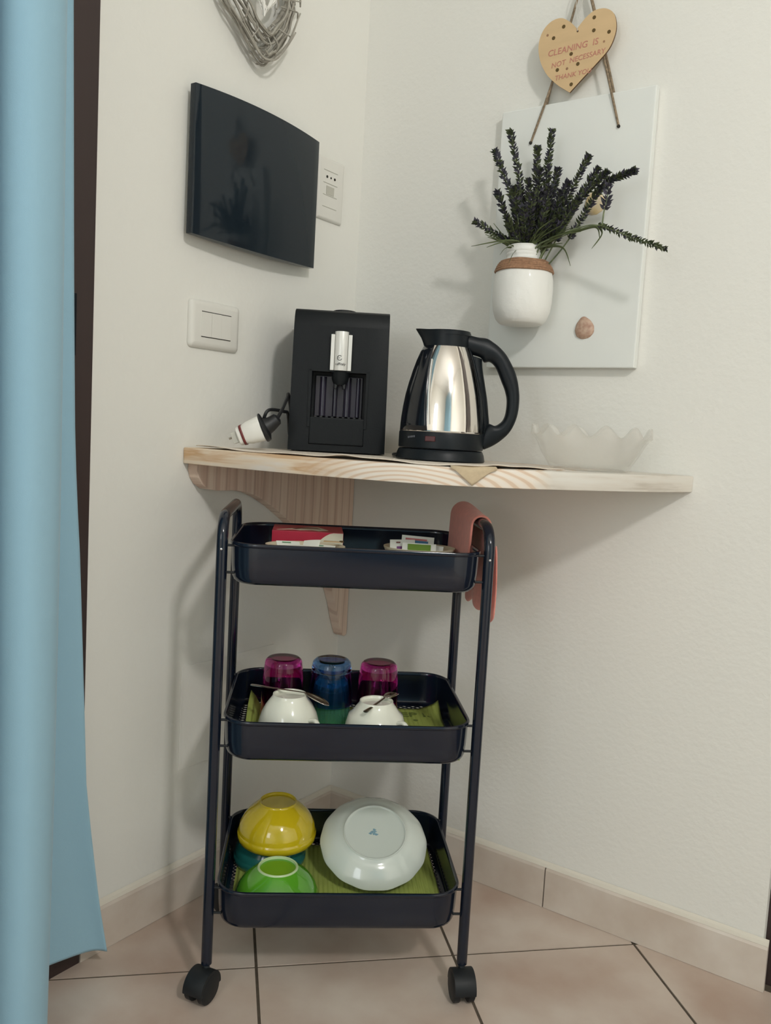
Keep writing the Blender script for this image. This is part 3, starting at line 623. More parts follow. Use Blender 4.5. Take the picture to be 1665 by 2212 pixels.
# wooden heart sign
hpts = [[0.4715, 1.5841], [0.4586, 1.5975], [0.4406, 1.6082], [0.4217, 1.6061], [0.4069, 1.5929], [0.4007, 1.5707], [0.4054, 1.5446], [0.4198, 1.5184], [0.4417, 1.4966], [0.4664, 1.4792], [0.4916, 1.5017], [0.5133, 1.5205], [0.5321, 1.5394], [0.5409, 1.5601], [0.5417, 1.5784], [0.5355, 1.5961], [0.5209, 1.6067], [0.502, 1.6078], [0.4862, 1.5992]]
HX, HZ = 0.471, 1.545
t = thing('heart_sign', 'pale wooden heart sign with drilled holes and red handwriting above the white board', 'sign', (HX, -0.0265, HZ))
def cm(P, n, i0, i1):
    out = []
    for i in range(i0, i1):
        p0, p1, p2, p3 = [P[max(i0, min(i1, j))] for j in (i-1, i, i+1, i+2)]
        for k in range(n):
            q = k/n; out.append(tuple(0.5*((2*b)+(-a+c)*q+(2*a-5*b+4*c-d)*q*q+(-a+3*b-3*c+d)*q**3) for a, b, c, d in zip(p0, p1, p2, p3)))
    return out
HPc = hpts+[hpts[0]]
poly = cm(HPc, 5, 0, 9)+cm(HPc, 5, 9, 19)
poly = [(x-HX, z-HZ) for x, z in poly]
m = MB(); m.prism(poly, 0.0035, ((0, 0, 0), (1, 0, 0), (0, 0, 1), (0, -1, 0)), 0, 1); m.build('heart_board', [M_['heartwood'], M_['heartedge']], t)
for hx, hz in [[0.4465, 1.5927], [0.5017, 1.5962], [0.5026, 1.575], [0.5301, 1.567], [0.4288, 1.5771], [0.4641, 1.5439], [0.4402, 1.5215], [0.4779, 1.5247], [0.4683, 1.4925]]:
    m = MB(); m.tube([(hx-HX, -0.003, hz-HZ), (hx-HX, -0.0038, hz-HZ)], 0.0032, 14); m.build('drilled_hole', M_['hole'], t)
for hx, hz, r in ((0.4169, 1.5842, 0.0022), (0.4583, 1.5204, 0.0024), (0.5224, 1.5529, 0.002), (0.4731, 1.5796, 0.0018)):
    m = MB(); m.tube([(hx-HX, -0.003, hz-HZ), (hx-HX, -0.0037, hz-HZ)], r, 12); m.build('drilled_hole', M_['heartedge'] if r < 0.0019 else M_['twine'], t)
for body, x, z, tilt, sz in (('CLEANING  IS', 0.466, 1.5490, 2.5, 0.0150), ('NOT  NECESSARY', 0.477, 1.5300, 4.5, 0.0122), ('THANK YOU', 0.470, 1.5050, 1.5, 0.0115)):
    text(body, sz, M_['redink'], t, (x-HX, -0.0037, z-HZ), (cos(rad(tilt)), 0, sin(rad(tilt))), (-sin(rad(tilt)), 0, cos(rad(tilt))), 0.0002, shear=0.15)
for p0, p1 in (((0.4605, 1.6479), (0.4712, 1.5877)), ((0.4752, 1.6446), (0.4712, 1.5877))):
    m = MB(); m.tube([(p0[0]-HX, 0.006, p0[1]-HZ), (p1[0]-HX, -0.004, p1[1]-HZ), (0.4731-HX, -0.0042, 1.5796-HZ)], 0.0006, 5); m.build('hanging_thread', M_['thread'], t)
for p0 in ((0.4605, 1.6479), (0.4752, 1.6446)):
    m = MB(); m.tube([(p0[0]-HX, 0.006, p0[1]-HZ), (0.4702-HX, 0.0105, 1.693-HZ)], 0.0006, 5); m.build('hanging_thread', M_['thread'], t)

# ------------------------------------------------------------------ corner shelf and bracket
ST, SB = 0.8305, 0.803
arc = [(0.0005, -0.462), (0.05, -0.464), (0.103, -0.464), (0.16, -0.4635), (0.215, -0.461), (0.302, -0.4515), (0.376, -0.4365), (0.448, -0.4145), (0.506, -0.380), (0.553, -0.333), (0.598, -0.267), (0.644, -0.193), (0.688, -0.106), (0.7265, -0.0005)]
arcs = catmull(arc, 5)
SHX, SHY = 0.25, -0.2
poly = [(0.0005-SHX, -0.0005-SHY)]+[(x-SHX, y-SHY) for x, y in arcs]
sh = MB(); sh.prism(poly, ST-SB, ((0, 0, 0), (1, 0, 0), (0, 1, 0), (0, 0, 1)))
t = thing('corner_shelf', 'pale pine corner shelf with a bowed front edge across the room corner', 'shelf', (SHX, SHY, SB))
sh.build('shelf_board', M_['shelf'], t, autos=0.4, bevel=0.0025)
bp = [(-0.4505, 0.803), (-0.4515, 0.793), (-0.447, 0.780), (-0.438, 0.768), (-0.423, 0.7595), (-0.400, 0.7565), (-0.355, 0.756), (-0.32, 0.750), (-0.29, 0.7395), (-0.255, 0.7215), (-0.207, 0.692), (-0.165, 0.660), (-0.125, 0.622), (-0.09, 0.580), (-0.062, 0.540), (-0.046, 0.505), (-0.034, 0.47), (-0.0245, 0.447), (-0.017, 0.434), (-0.009, 0.430), (-0.001, 0.434), (-0.001, 0.803)]
m = MB(); m.prism([(y-SHY, z-SB) for y, z in bp], 0.0235, ((0.0005-SHX, 0, -0.0002), (0, 1, 0), (0, 0, 1), (1, 0, 0)))
m.build('bracket', M_['bracket'], t, bevel=0.0015)

# linen mat under the appliances
MZ = ST+0.0006
t = thing('linen_mat', 'beige linen mat under the appliances with a corner hanging over the shelf edge', 'placemat', (0.3, -0.25, MZ))
frontcurve = catmull([(0.02, -0.452), (0.10, -0.456), (0.18, -0.452), (0.26, -0.446), (0.34, -0.433), (0.42, -0.414), (0.47, -0.400), (0.515, -0.3755), (0.545, -0.310), (0.565, -0.250), (0.575, -0.185)], 8)
NR = 14; vs = []; n = len(frontcurve)
for i, (fx, fy) in enumerate(frontcurve):
    s_ = i/(n-1)
    bx, by = 0.04+0.30*s_, -0.05-0.02*s_
    for k in range(NR+1):
        q = k/NR; x = fx+(bx-fx)*q; y = fy+(by-fy)*q
        near = max(0.0, 1-q*NR/2.2)
        lift = near*(0.0016+0.0012*sin(s_*31)+0.0013*sin(s_*17+1)) + near*0.0045*math.exp(-((s_-0.375)/0.03)**2) + near*0.003*math.exp(-((s_-0.76)/0.03)**2)
        vs.append((x-0.3, y+0.25, max(0.0, lift)+0.0007))
fs = [(i*(NR+1)+k, (i+1)*(NR+1)+k, (i+1)*(NR+1)+k+1, i*(NR+1)+k+1) for i in range(n-1) for k in range(NR)]
m = MB(); m.add(vs, fs); o = m.build('mat_cloth', M_['cloth'], t, smooth=True, autos=3.0); solid(o, 0.0012)
# hanging corner of the mat: triangle draped over the front edge
def shelf_front(xx):
    for a, b in zip(arcs, arcs[1:]):
        if a[0] <= xx <= b[0]: q = (xx-a[0])/(b[0]-a[0]+1e-9); return a[1]+(b[1]-a[1])*q
    return arcs[-1][1]
nx_, ny_ = 0.55, -0.83
def drape(cx_, cw, depth, name, mt, off):
    A, B = cx_-cw/2, cx_+cw/2; m = MB(); vs = []; NI = 8; NK = 8
    for i in range(NI+1):
        q = i/NI; x0 = A+(B-A)*q; y0 = shelf_front(x0); drop = depth*(1-abs(2*q-1))
        yb = y0+0.02
        for k in range(NK+1):
            r = k/NK
            if r < 0.3: u = r/0.3; x, y, z = x0-0.012*(1-u), y0+0.018*(1-u)-0.001, 0.0022+off
            else:
                u = (r-0.3)/0.7; x = x0+nx_*(0.0035+off); y = y0+ny_*(0.0035+off); z = 0.0022+off-0.0045*min(1, u*3)-max(0, drop-0.004)*u
            vs.append((x-0.3, y+0.25, z))
    fs = [(i*(NK+1)+k, (i+1)*(NK+1)+k, (i+1)*(NK+1)+k+1, i*(NK+1)+k+1) for i in range(NI) for k in range(NK)]
    m.add(vs, fs); o = m.build(name, mt, t, smooth=True, autos=3.0); solid(o, 0.0009)
drape(0.513, 0.052, 0.028, 'mat_corner', M_['tag'], 0.0)

# ------------------------------------------------------------------ coffee machine
ZC = 0.8335
vx = atan2(-0.569, -0.0); 
MR = atan2(0.588, 0.809)    # direction of the machine's width axis (faces the camera)
t = thing('coffee_machine', 'black upright capsule coffee machine with a silver front lever on the shelf', 'coffee machine', (0.1775, -0.2678, 0.8347), MR)
# local: x = width (right), y = depth (away from viewer), z up
W2, H, D = 0.0860, 0.249, 0.172
m = MB()
sec = [(0, 0), (0, H-0.030), (0.003, H-0.016), (0.010, H-0.005), (0.020, H-0.001), (0.035, H), (D, H), (D, 0)]   # side profile (y,z)
nx0, nx1, nz0, nz1 = -0.0495, 0.0475, 0.012, 0.1405     # niche opening
# outer shell without front; front built around niche
def quad(m, a, b, c, d, mi=0): m.add([a, b, c, d], [(0, 1, 2, 3)], mi)
n = len(sec)
for s_ in (-W2, W2): m.add([(s_, y, z) for y, z in sec], [tuple(range(n))])
for i in range(1, n): 
    (y0, z0), (y1, z1) = sec[i], sec[(i+1) % n]; quad(m, (-W2, y0, z0), (W2, y0, z0), (W2, y1, z1), (-W2, y1, z1))
zt_ = H-0.030
quad(m, (-W2, 0, 0), (nx0, 0, 0), (nx0, 0, zt_), (-W2, 0, zt_)); quad(m, (nx1, 0, 0), (W2, 0, 0), (W2, 0, zt_), (nx1, 0, zt_))
quad(m, (nx0, 0, nz1), (nx1, 0, nz1), (nx1, 0, zt_), (nx0, 0, zt_)); quad(m, (nx0, 0, 0), (nx1, 0, 0), (nx1, 0, nz0), (nx0, 0, nz0))
nd = 0.036
quad(m, (nx0, 0, nz0), (nx0, nd, nz0), (nx0, nd, nz1), (nx0, 0, nz1)); quad(m, (nx1, 0, nz0), (nx1, nd, nz0), (nx1, nd, nz1), (nx1, 0, nz1))
quad(m, (nx0, 0, nz1), (nx1, 0, nz1), (nx1, nd, nz1), (nx0, nd, nz1)); quad(m, (nx0, 0, nz0), (nx1, 0, nz0), (nx1, nd, nz0), (nx0, nd, nz0))
quad(m, (nx0, nd, nz0), (nx1, nd, nz0), (nx1, nd, nz1), (nx0, nd, nz1))
m.v = [(x*(1-0.034*max(0, z)/H), y, z) for x, y, z in m.v]
m.build('body', M_['machine'], t, autos=0.45, smooth=True, bevel=0.0012)
m = MB(); m.box((nx0+0.006, nd-0.004, 0.062), (nx1-0.006, nd-0.0005, nz1-0.006)); m.build('niche_back', M_['tank'], t, bevel=0.001)
for x, r in ((nx0+0.020, 0.006), (nx0+0.042, 0.0045), (nx0+0.064, 0.007), (nx0+0.083, 0.004)):  # ribs added in place of broad reflections on a smooth panel
    m = MB(); m.tube([(x, nd-0.004, 0.063), (x, nd-0.004, nz1-0.008)], r, 14, flat=None); o = m.build('reflection_rib', M_['tank'], t, smooth=True, autos=1.0)
m = MB()
for a, b in (((nx0-0.004, nz0+0.03), (nx0+0.001, nz1+0.003)), ((nx1-0.001, nz0+0.03), (nx1+0.004, nz1+0.003)), ((nx0-0.004, nz1-0.001), (nx1+0.004, nz1+0.003))):
    m.box((a[0], -0.0018, a[1]), (b[0], 0.002, b[1]))
m.build('niche_frame', M_['machine'], t, bevel=0.0008)
m = MB(); m.box((nx0+0.0006, -0.003, 0.0125), (nx1-0.0006, nd-0.001, 0.060)); m.build('drip_tray', M_['machine'], t, bevel=0.002)
m = MB()
for k in range(9): m.box((nx0+0.008+k*0.0098, 0.002, 0.060), (nx0+0.0125+k*0.0098, nd-0.006, 0.0622))
m.build('drip_grid', M_['machine_g'], t)
# lever: centre cylinder piece and two side wings
LX = 0.001
vs = []; prof2 = []
m = MB(); cyl = [(0.0125*sin(a), -0.0125*cos(a)+0.0025) for a in [(-1.25+2.5*k/12) for k in range(13)]]
cyl = cyl+[(0.0119, 0.0005), (-0.0119, 0.0005)]
m.prism([(x+LX, y) for x, y in cyl], 0.0675, ((0, -0.003, 0.1425), (1, 0, 0), (0, 1, 0), (0, 0, 1))); m.build('lever', M_['silver'], t, smooth=True, autos=0.5, bevel=0.0006)
for s_ in (-1, 1):
    m = MB(); m.box((LX+s_*0.0120-(0.0064 if s_ < 0 else 0), -0.0085, 0.1425), (LX+s_*0.0120+(0.0064 if s_ > 0 else 0), -0.0005, 0.2045)); m.build('lever_wing', M_['silver'], t, bevel=0.0008)
m = MB(); m.prism([(LX+0.0165*cos(a), 0.0165*sin(a)*0.55) for a in [pi*k/12 for k in range(13)]], 0.0015, ((0, -0.0002, 0.2035), (1, 0, 0), (0, 0, 1), (0, -1, 0))); m.build('lever_recess', M_['machine_g'], t)
m = MB(); m.tube([(LX, 0.010, 0.1420), (LX, 0.010, 0.128), (LX, 0.010, 0.118)], [0.016, 0.0150, 0.011], 20)
m.build('spout_housing', M_['machine'], t, smooth=True, autos=0.6)
for s_ in (-1, 1):
    m = MB(); m.tube([(LX+s_*0.007, 0.006, 0.119), (LX+s_*0.008, 0.005, 0.111)], [0.0045, 0.003], 10); m.build('spout', M_['machine_g'], t, smooth=True)
# ring emblem and wordmark
m = MB(); m.tube([(LX-0.002+0.0040*cos(a), -0.0133, 0.1640+0.0040*sin(a)) for a in [0.75+(2*pi-1.1)*k/24 for k in range(25)]], 0.0005, 5); m.build('ring_emblem', M_['ink'], t)
m = MB(); m.tube([(LX-0.004, -0.0133, 0.1640), (LX-0.0012, -0.0133, 0.1640)], 0.0004, 5); m.build('ring_emblem', M_['ink'], t)
text('caffitaly', 0.0062, M_['ink'], t, (LX-0.0003, -0.0134, 0.1515), (1, 0, 0), (0, 0, 1), 0.0001, name='wordmark')
m = MB(); m.lathe([(0.0, 0.0045), (0.014, 0.0042), (0.020, 0.003), (0.022, 0.0), (0.022, -0.002)], 28, (0.002, 0.05, H)); m.build('lid_knob', M_['machine_g'], t, smooth=True)
for sx in (-1, 1):
    for y in (0.014, D-0.014):
        m = MB(); m.tube([(sx*(W2-0.014), y, -0.0012), (sx*(W2-0.014), y, 0.002)], 0.008, 14); m.build('foot', M_['rubber'], t)
# machine cord with its plug stuck in a white adaptor: top-level things
def wld(root_loc, rz, p): return (root_loc[0]+p[0]*cos(rz)-p[1]*sin(rz), root_loc[1]+p[0]*sin(rz)+p[1]*cos(rz), root_loc[2]+p[2])

# adaptor: axis from lower left (pins) to upper right (plug)
PA = Vector((0.0830, -0.4155, 0.8535)); PB = Vector((0.1165, -0.3895, 0.8715))
ax = (PB-PA).normalized(); sd = ax.cross(Vector((0, 0, 1))).normalized(); upv = sd.cross(ax)
def AP(a, s_, u): return PA+ax*a+sd*s_+upv*u - Vector((PA.x, PA.y, PA.z))
t = thing('plug_adaptor', 'white plug adaptor with a dark red slot lying on the shelf beside the coffee machine', 'plug adaptor', tuple(PA))
def ring(a, hw, hh, n=20, p=3.2):
    out = []
    for k in range(n):
        an = 2*pi*k/n; c, s2 = cos(an), sin(an); out.append(AP(a, hw*abs(c)**(2/p)*(1 if c > 0 else -1), hh*abs(s2)**(2/p)*(1 if s2 > 0 else -1)))
    return out
m = MB(); RS = [(0.000, 0.0165, 0.0145), (0.0015, 0.0180, 0.0160), (0.013, 0.0190, 0.0170), (0.020, 0.0215, 0.0195), (0.041, 0.0235, 0.0220), (0.0425, 0.023, 0.0215)]
vs = []; [vs.extend(ring(*r)) for r in RS]; n = 20
m.add(vs, [(i*n+k, i*n+(k+1) % n, (i+1)*n+(k+1) % n, (i+1)*n+k) for i in range(len(RS)-1) for k in range(n)]+[tuple(range(n)), tuple((len(RS)-1)*n+k for k in range(n))])
m.build('adaptor_body', M_['whitepl2'], t, smooth=True, autos=0.6)
m = MB(); vs = []
for r in ((0.0068, 0.0184, 0.0164), (0.0108, 0.0189, 0.0169)): vs.extend(ring(*r))
vs2 = [v*1.0 for v in vs]; m.add(vs, [(k, (k+1) % n, n+(k+1) % n, n+k) for k in range(n)]); o = m.build('red_slot', M_['redpl'], t, smooth=True); solid(o, 0.0012, 1)
m = MB(); m.obox(AP(-0.005, 0, 0), ax*0.005, sd*0.0125, upv*0.0095); m.build('pin_block', M_['greypl'], t, bevel=0.001)
for k in (-1, 0, 1):
    m = MB(); m.tube([AP(-0.008, k*0.006, 0.002), AP(-0.0155, k*0.006, 0.002)], 0.0016, 8); m.build('pin', M_['brass'], t, smooth=True)
# power plug + cord of machine
t = thing('power_cord', 'black power cord and round plug running from the coffee machine into the white adaptor', 'power cord', tuple(PA))
m = MB(); m.tube([AP(0.0428, 0, 0), AP(0.0450, 0, 0), AP(0.0485, 0, 0), AP(0.051, 0, 0.0005), AP(0.060, 0, 0.002), AP(0.072, 0, 0.006), AP(0.075, 0, 0.007)], [0.0245, 0.0255, 0.0235, 0.0150, 0.0125, 0.0100, 0.005], 22); m.build('plug', M_['cable'], t, smooth=True, autos=0.8)
e0 = AP(0.072, 0, 0.006)
def ML(x, y, z): return Vector((0.1775+x*cos(MR)-y*sin(MR), -0.2678+x*sin(MR)+y*cos(MR), 0.8347+z))-PA
m = MB(); m.tube(catmull([e0, e0.lerp(ML(-0.0905, 0.008, 0.088), 0.6), ML(-0.0905, 0.012, 0.092), ML(-0.0925, 0.045, 0.098), ML(-0.0930, 0.10, 0.080), ML(-0.0930, 0.155, 0.055), ML(-0.078, 0.186, 0.040), ML(-0.060, 0.181, 0.032)], 8), 0.0031, 8); m.build('cord', M_['cable'], t, smooth=True)
m = MB(); m.tube(catmull([AP(0.050, 0.0, 0.013), AP(0.064, 0.0, 0.0245), ML(-0.0935, -0.004, 0.066), ML(-0.0905, 0.030, 0.062), ML(-0.0910, 0.080, 0.030), ML(-0.0910, 0.12, 0.006)], 8), 0.0029, 8); m.build('cord_loop', M_['cable'], t, smooth=True)

# ------------------------------------------------------------------ kettle
KS = 1.44/1852.76
t = thing('electric_kettle', 'steel and black cordless electric kettle on its base beside the coffee machine', 'kettle', (0.371, -0.232, ZC), MR-0.02)
# local x right, y away; camera-facing angle = -90 deg. px radii from the photo, scaled
def K(px): return px*KS
zz = lambda py: (993-py)*KS
m = MB(); m.lathe([(0, 0.0), (K(95), 0.0), (K(96), K(2)), (K(93.5), K(14)), (K(90.5), K(21)), (K(89), K(22.5)), (0, K(22.5))], 56); m.build('power_base', M_['kettle'], t, smooth=True, autos=0.5)
# body steel
bodyp = [(88.5, 61), (88, 75), (87, 90), (84.5, 112), (80.5, 138), (75, 162), (68, 188), (61, 210), (54, 228), (47.5, 240)]
m = MB(); m.lathe([(K(r), K(z)) for r, z in bodyp], 64); m.build('steel_body', M_['steel'], t, smooth=True)
m = MB(); m.lathe([(0, K(24)), (K(89.5), K(24)), (K(91), K(26)), (K(91), K(56)), (K(90), K(59)), (K(86), K(61)), (0, K(61))], 56); m.build('bottom_skirt', M_['kettle'], t, smooth=True, autos=0.5)
m = MB(); m.lathe([(K(89.6), K(59)), (K(90.4), K(60.2)), (K(89.0), K(62.5))], 56); m.build('steel_trim_ring', M_['steel'], t, smooth=True)
def side(a0f, a1f, name, mt, extra=1.4):
    m = MB(); vs = []; n = 18; R_ = len(bodyp)
    for r, z in bodyp:
        q = (z-61)/(240-61); A0 = rad(a0f(q)); A1 = rad(a1f(q))
        for k in range(n+1):
            a = A0+(A1-A0)*k/n; vs.append((K(r+extra)*cos(a), K(r+extra)*sin(a), K(z)))
    m.add(vs, [(i*(n+1)+k, i*(n+1)+k+1, (i+1)*(n+1)+k+1, (i+1)*(n+1)+k) for i in range(R_-1) for k in range(n)])
    o = m.build(name, mt, t, smooth=True, autos=2.0); solid(o, 0.0012, -1); return o
# angles measured from +x; -90 faces the viewer
side(lambda q: -190, lambda q: -113.5-13*q, 'water_gauge', M_['kettle_g'])
side(lambda q: -29+4*q, lambda q: 29-4*q, 'handle_strip', M_['kettle'], 2.2)
m = MB(); vs = []  # silver strip stands in for the highlight line beside the gauge
for r, z in bodyp[1:8]:
    q = (z-61)/(240-61); A = rad(-111.5-13*q)
    for d in (0, rad(2.2)): vs.append((K(r+1.9)*cos(A+d), K(r+1.9)*sin(A+d), K(z)))
m.add(vs, [(2*i, 2*i+1, 2*i+3, 2*i+2) for i in range(6)]); o = m.build('gauge_highlight', M_['silver'], t); solid(o, 0.0008)
# collar with spout to the left
m = MB(); n = 48; vs = []
rows_ = [(47.8, 238, 0.0), (48, 246, 2.5), (47.5, 256, 8), (48, 266, 15), (49, 273, 19)]
for r, z, sp in rows_:
    for k in range(n):
        a = 2*pi*k/n; dl = math.exp(-((atan2(sin(a-pi), cos(a-pi)))/0.42)**2)
        vs.append((K(r+sp*dl)*cos(a), K(r+sp*dl)*sin(a), K(z+2.5*dl*(z-238)/35)))
m.add(vs, [(i*n+k, i*n+(k+1) % n, (i+1)*n+(k+1) % n, (i+1)*n+k) for i in range(len(rows_)-1) for k in range(n)])
m.build('spout_collar', M_['kettle'], t, smooth=True, autos=2.0)
m = MB(); m.lathe([(0, K(277.5)), (K(16), K(277)), (K(20), K(275)), (K(24), K(272.5)), (K(42), K(271.5)), (K(48.5), K(270)), (K(48.5), K(264)), (0, K(264))], 40, (K(2), 0, 0)); m.build('lid', M_['kettle'], t, smooth=True, autos=0.7)
# handle: closed outline with hole, extruded thick (local x,z), px offsets from kettle axis
def hx(px, py):    # photo px -> local x (tilt removed), z
    ax_ = 949+(990-py)*0.054; return ((px-ax_)*KS, (993-py)*KS - (px-ax_)*KS*0.03)
outer = [(1006, 722), (1028, 726), (1048, 727), (1062, 734), (1075, 743), (1089, 757), (1101, 776), (1110, 795), (1116, 818), (1119, 848), (1116, 880), (1108, 905), (1097, 924), (1080, 941), (1062, 954), (1044, 963)]
innr = [(1036, 945), (1036, 925), (1052, 907), (1066, 910), (1077, 904), (1085, 895), (1090, 880), (1092, 855), (1088, 835), (1081, 818), (1070, 792), (1062, 781), (1053, 776), (1042, 778), (1034, 768), (1004, 762)]
# build as two-sided strip between outer and inner curves resampled
oc = catmull([hx(*p) for p in outer], 4); ic = catmull([hx(*p) for p in innr][::-1], 4)
ic = ic[:len(oc)]
TH = [0.0145]*len(oc)
m = MB(); vs = []; N = len(oc)
for i in range(N):
    (xo, zo), (xi, zi) = oc[i], ic[i]; cx_, cz_ = (xo+xi)/2, (zo+zi)/2; hxv, hzv = (xo-xi)/2, (zo-zi)/2
    for k in range(12):
        a = 2*pi*k/12; c = cos(a); s2 = sin(a); c = abs(c)**0.7*(1 if c > 0 else -1); s3 = abs(s2)**0.7*(1 if s2 > 0 else -1)
        vs.append((cx_+hxv*c, TH[i]*s3, cz_+hzv*c))
m.add(vs, [(i*12+k, i*12+(k+1) % 12, (i+1)*12+(k+1) % 12, (i+1)*12+k) for i in range(N-1) for k in range(12)]+[tuple(range(12)), tuple((N-1)*12+k for k in range(12))])
m.build('handle', M_['kettle'], t, smooth=True, autos=1.2)
# inner spine of the handle along the body
sp_o = [hx(*p) for p in [(1038, 772), (1040, 795), (1045, 825), (1050, 855), (1053, 885), (1054, 912), (1042, 940)]]
sp_i = [hx(*p) for p in [(1003, 765), (1008, 795), (1015, 825), (1021, 855), (1026, 885), (1031, 912), (1036, 945)]]
oc = catmull(sp_o, 4); ic = catmull(sp_i, 4); m = MB(); vs = []; N = len(oc)
for i in range(N):
    (xo, zo), (xi, zi) = oc[i], ic[i]; cx_, cz_ = (xo+xi)/2, (zo+zi)/2; hxv, hzv = (xo-xi)/2, (zo-zi)/2
    for k in range(12):
        a = 2*pi*k/12; vs.append((cx_+hxv*cos(a), 0.0155*sin(a), cz_+hzv*cos(a)))
m.add(vs, [(i*12+k, i*12+(k+1) % 12, (i+1)*12+(k+1) % 12, (i+1)*12+k) for i in range(N-1) for k in range(12)]+[tuple(range(12)), tuple((N-1)*12+k for k in range(12))])
m.build('handle_spine', M_['kettle'], t, smooth=True)
m = MB(); an = rad(-108); rr = K(91.3)
m.obox((rr*cos(an), rr*sin(an), K(45)), (-sin(an)*0.0085, cos(an)*0.0085, 0), (cos(an)*0.0012, sin(an)*0.0012, 0), (0, 0, 0.0042)); m.build('power_switch', M_['redlens'], t, bevel=0.0008)
an = rad(-142); m = MB()
for k in range(5): m.obox((K(91.3)*cos(an+k*0.045), K(91.3)*sin(an+k*0.045), K(46+0.6*k)), (-sin(an)*0.0013, cos(an)*0.0013, 0), (cos(an)*0.0005, sin(an)*0.0005, 0), (0, 0, 0.0016-0.0002*(k % 2)))
m.build('printed_mark', M_['inkgrey'], t)
m = MB(); m.tube(catmull([(-K(88), 0.010, 0.006), (-K(97), 0.022, 0.004), (-K(99), 0.05, 0.0033), (-K(97), 0.085, 0.0033), (-K(80), 0.115, 0.0033)], 6), 0.003, 8); m.build('kettle_cord', M_['cable'], t, smooth=True)

# ------------------------------------------------------------------ glass bowl
t = thing('glass_bowl', 'clear pressed glass bowl with a wavy scalloped rim at the right end of the shelf', 'bowl', (0.586, -0.113, ST+0.0004))
wz = lambda a: 0.0085*sin(12*a+0.6)
pr = [(0.0, 0.0035), (0.055, 0.0035), (0.060, 0.0), (0.063, 0.001), (0.068, 0.010), (0.078, 0.026), (0.087, 0.044), (0.092, 0.054), (0.0965, 0.062), (0.098, 0.0635)]
m = MB(); N = 144; vs = []; P2 = pr+[(r-0.0032, z+0.0005) for r, z in pr[::-1][:-4]]+[(0.055, 0.0065), (0.0, 0.0065)]
for i, (r, z) in enumerate(P2):
    for k in range(N):
        a = 2*pi*k/N; q = max(0, (z-0.045)/0.018); rib = 1+0.006*cos(48*a)*(1 if 0.01 < z < 0.045 else 0)*(1 if i < len(pr) else 0)
        vs.append((r*rib*cos(a), r*rib*sin(a), z+wz(a)*q))
m.add(vs, [(i*N+k, i*N+(k+1) % N, (i+1)*N+(k+1) % N, (i+1)*N+k) for i in range(len(P2)-1) for k in range(N)])
m.build('bowl_body', M_['glass'], t, smooth=True, autos=1.0)

# ------------------------------------------------------------------ serving trolley
TX, TY, TA = 0.2993, -0.3659, 0.6901906820089214
def TR(x, y, z): return (TX+x*cos(TA)-y*sin(TA), TY+x*sin(TA)+y*cos(TA), z)
cart = thing('serving_trolley', 'three-tier black metal serving trolley on casters below the corner shelf', 'trolley', (TX, TY, 0), TA)
RIM = [0.7052, 0.4431, 0.1812]; TWx, TDy, TH_ = 0.1864, 0.145, 0.060
SCR = []
for rz_ in RIM:
    m = MB(); loops = []
    lay = [(0.0125, -0.0606), (0.0100, -0.0600), (0.006, -0.057), (0.0035, -0.051), (0.002, -0.035), (0.0012, -0.010), (0.0012, -0.006), (-0.0008, -0.0045), (-0.0015, -0.002), (-0.0005, 0.0), (0.0025, 0.0005), (0.004, -0.001), (0.0042, -0.006), (0.004, -0.052), (0.0065, -0.0565), (0.0095, -0.0580), (0.0125, -0.0590)]
    for inset, dz in lay:
        r = max(0.012, 0.046-inset) if inset < 0.02 else 0.024
        loops.append([(x, y, rz_+dz) for x, y in rrect(TWx-inset, TDy-inset, r)])
    n = len(loops[0]); L = len(loops)
    m.add([p for l in loops for p in l], [(i*n+k, i*n+(k+1) % n, (i+1)*n+(k+1) % n, (i+1)*n+k) for i in range(L-1) for k in range(n)]+[((L-1)*n+k, (L-1)*n+(k+1) % n, (k+1) % n, k) for k in range(n)])
    tr = m.build('tray', M_['cart'], cart, smooth=True, autos=0.9)
    # woven mesh floor
    m = MB(); hx_, hy_ = TWx-0.012, TDy-0.012; zf = rz_-0.0598; sp = 0.0088
    def in_rr(p, r=0.034):
        qx, qy = abs(p.x)-(hx_-r), abs(p.y)-(hy_-r)
        return qx <= 0 or qy <= 0 or qx*qx+qy*qy <= r*r
    for sgn in (1, -1):
        c = -0.4
        while c < 0.4:
            # line y = sgn*0.7*x + c clipped to rect
            xs = []
            k = 0.72*sgn
            x0, x1 = -hx_, hx_
            a, b = (-hy_-c)/k, (hy_-c)/k
            lo, hi = max(x0, min(a, b)), min(x1, max(a, b))
            if hi-lo > 0.004:
                p0 = Vector((lo, k*lo+c, zf)); p1 = Vector((hi, k*hi+c, zf)); d = (p1-p0).normalized(); s_ = Vector((-d.y, d.x, 0))*0.0011
                while (p1-p0).length > 0.004 and not in_rr(p0): p0 = p0+d*0.001
                while (p1-p0).length > 0.004 and not in_rr(p1): p1 = p1-d*0.001
                if not (in_rr(p0) and in_rr(p1)): c += sp*1.25; continue
                m.obox((p0+p1)/2, (p1-p0)/2, s_, (0, 0, 0.0006))
            c += sp*1.25
    o = m.build('tray_mesh', M_['cart'], tr); o['kind'] = 'stuff'
PX, PYF, PYR, PR = 0.1975, -0.118, 0.130, 0.0083
ZT, RC = 0.7405, 0.036
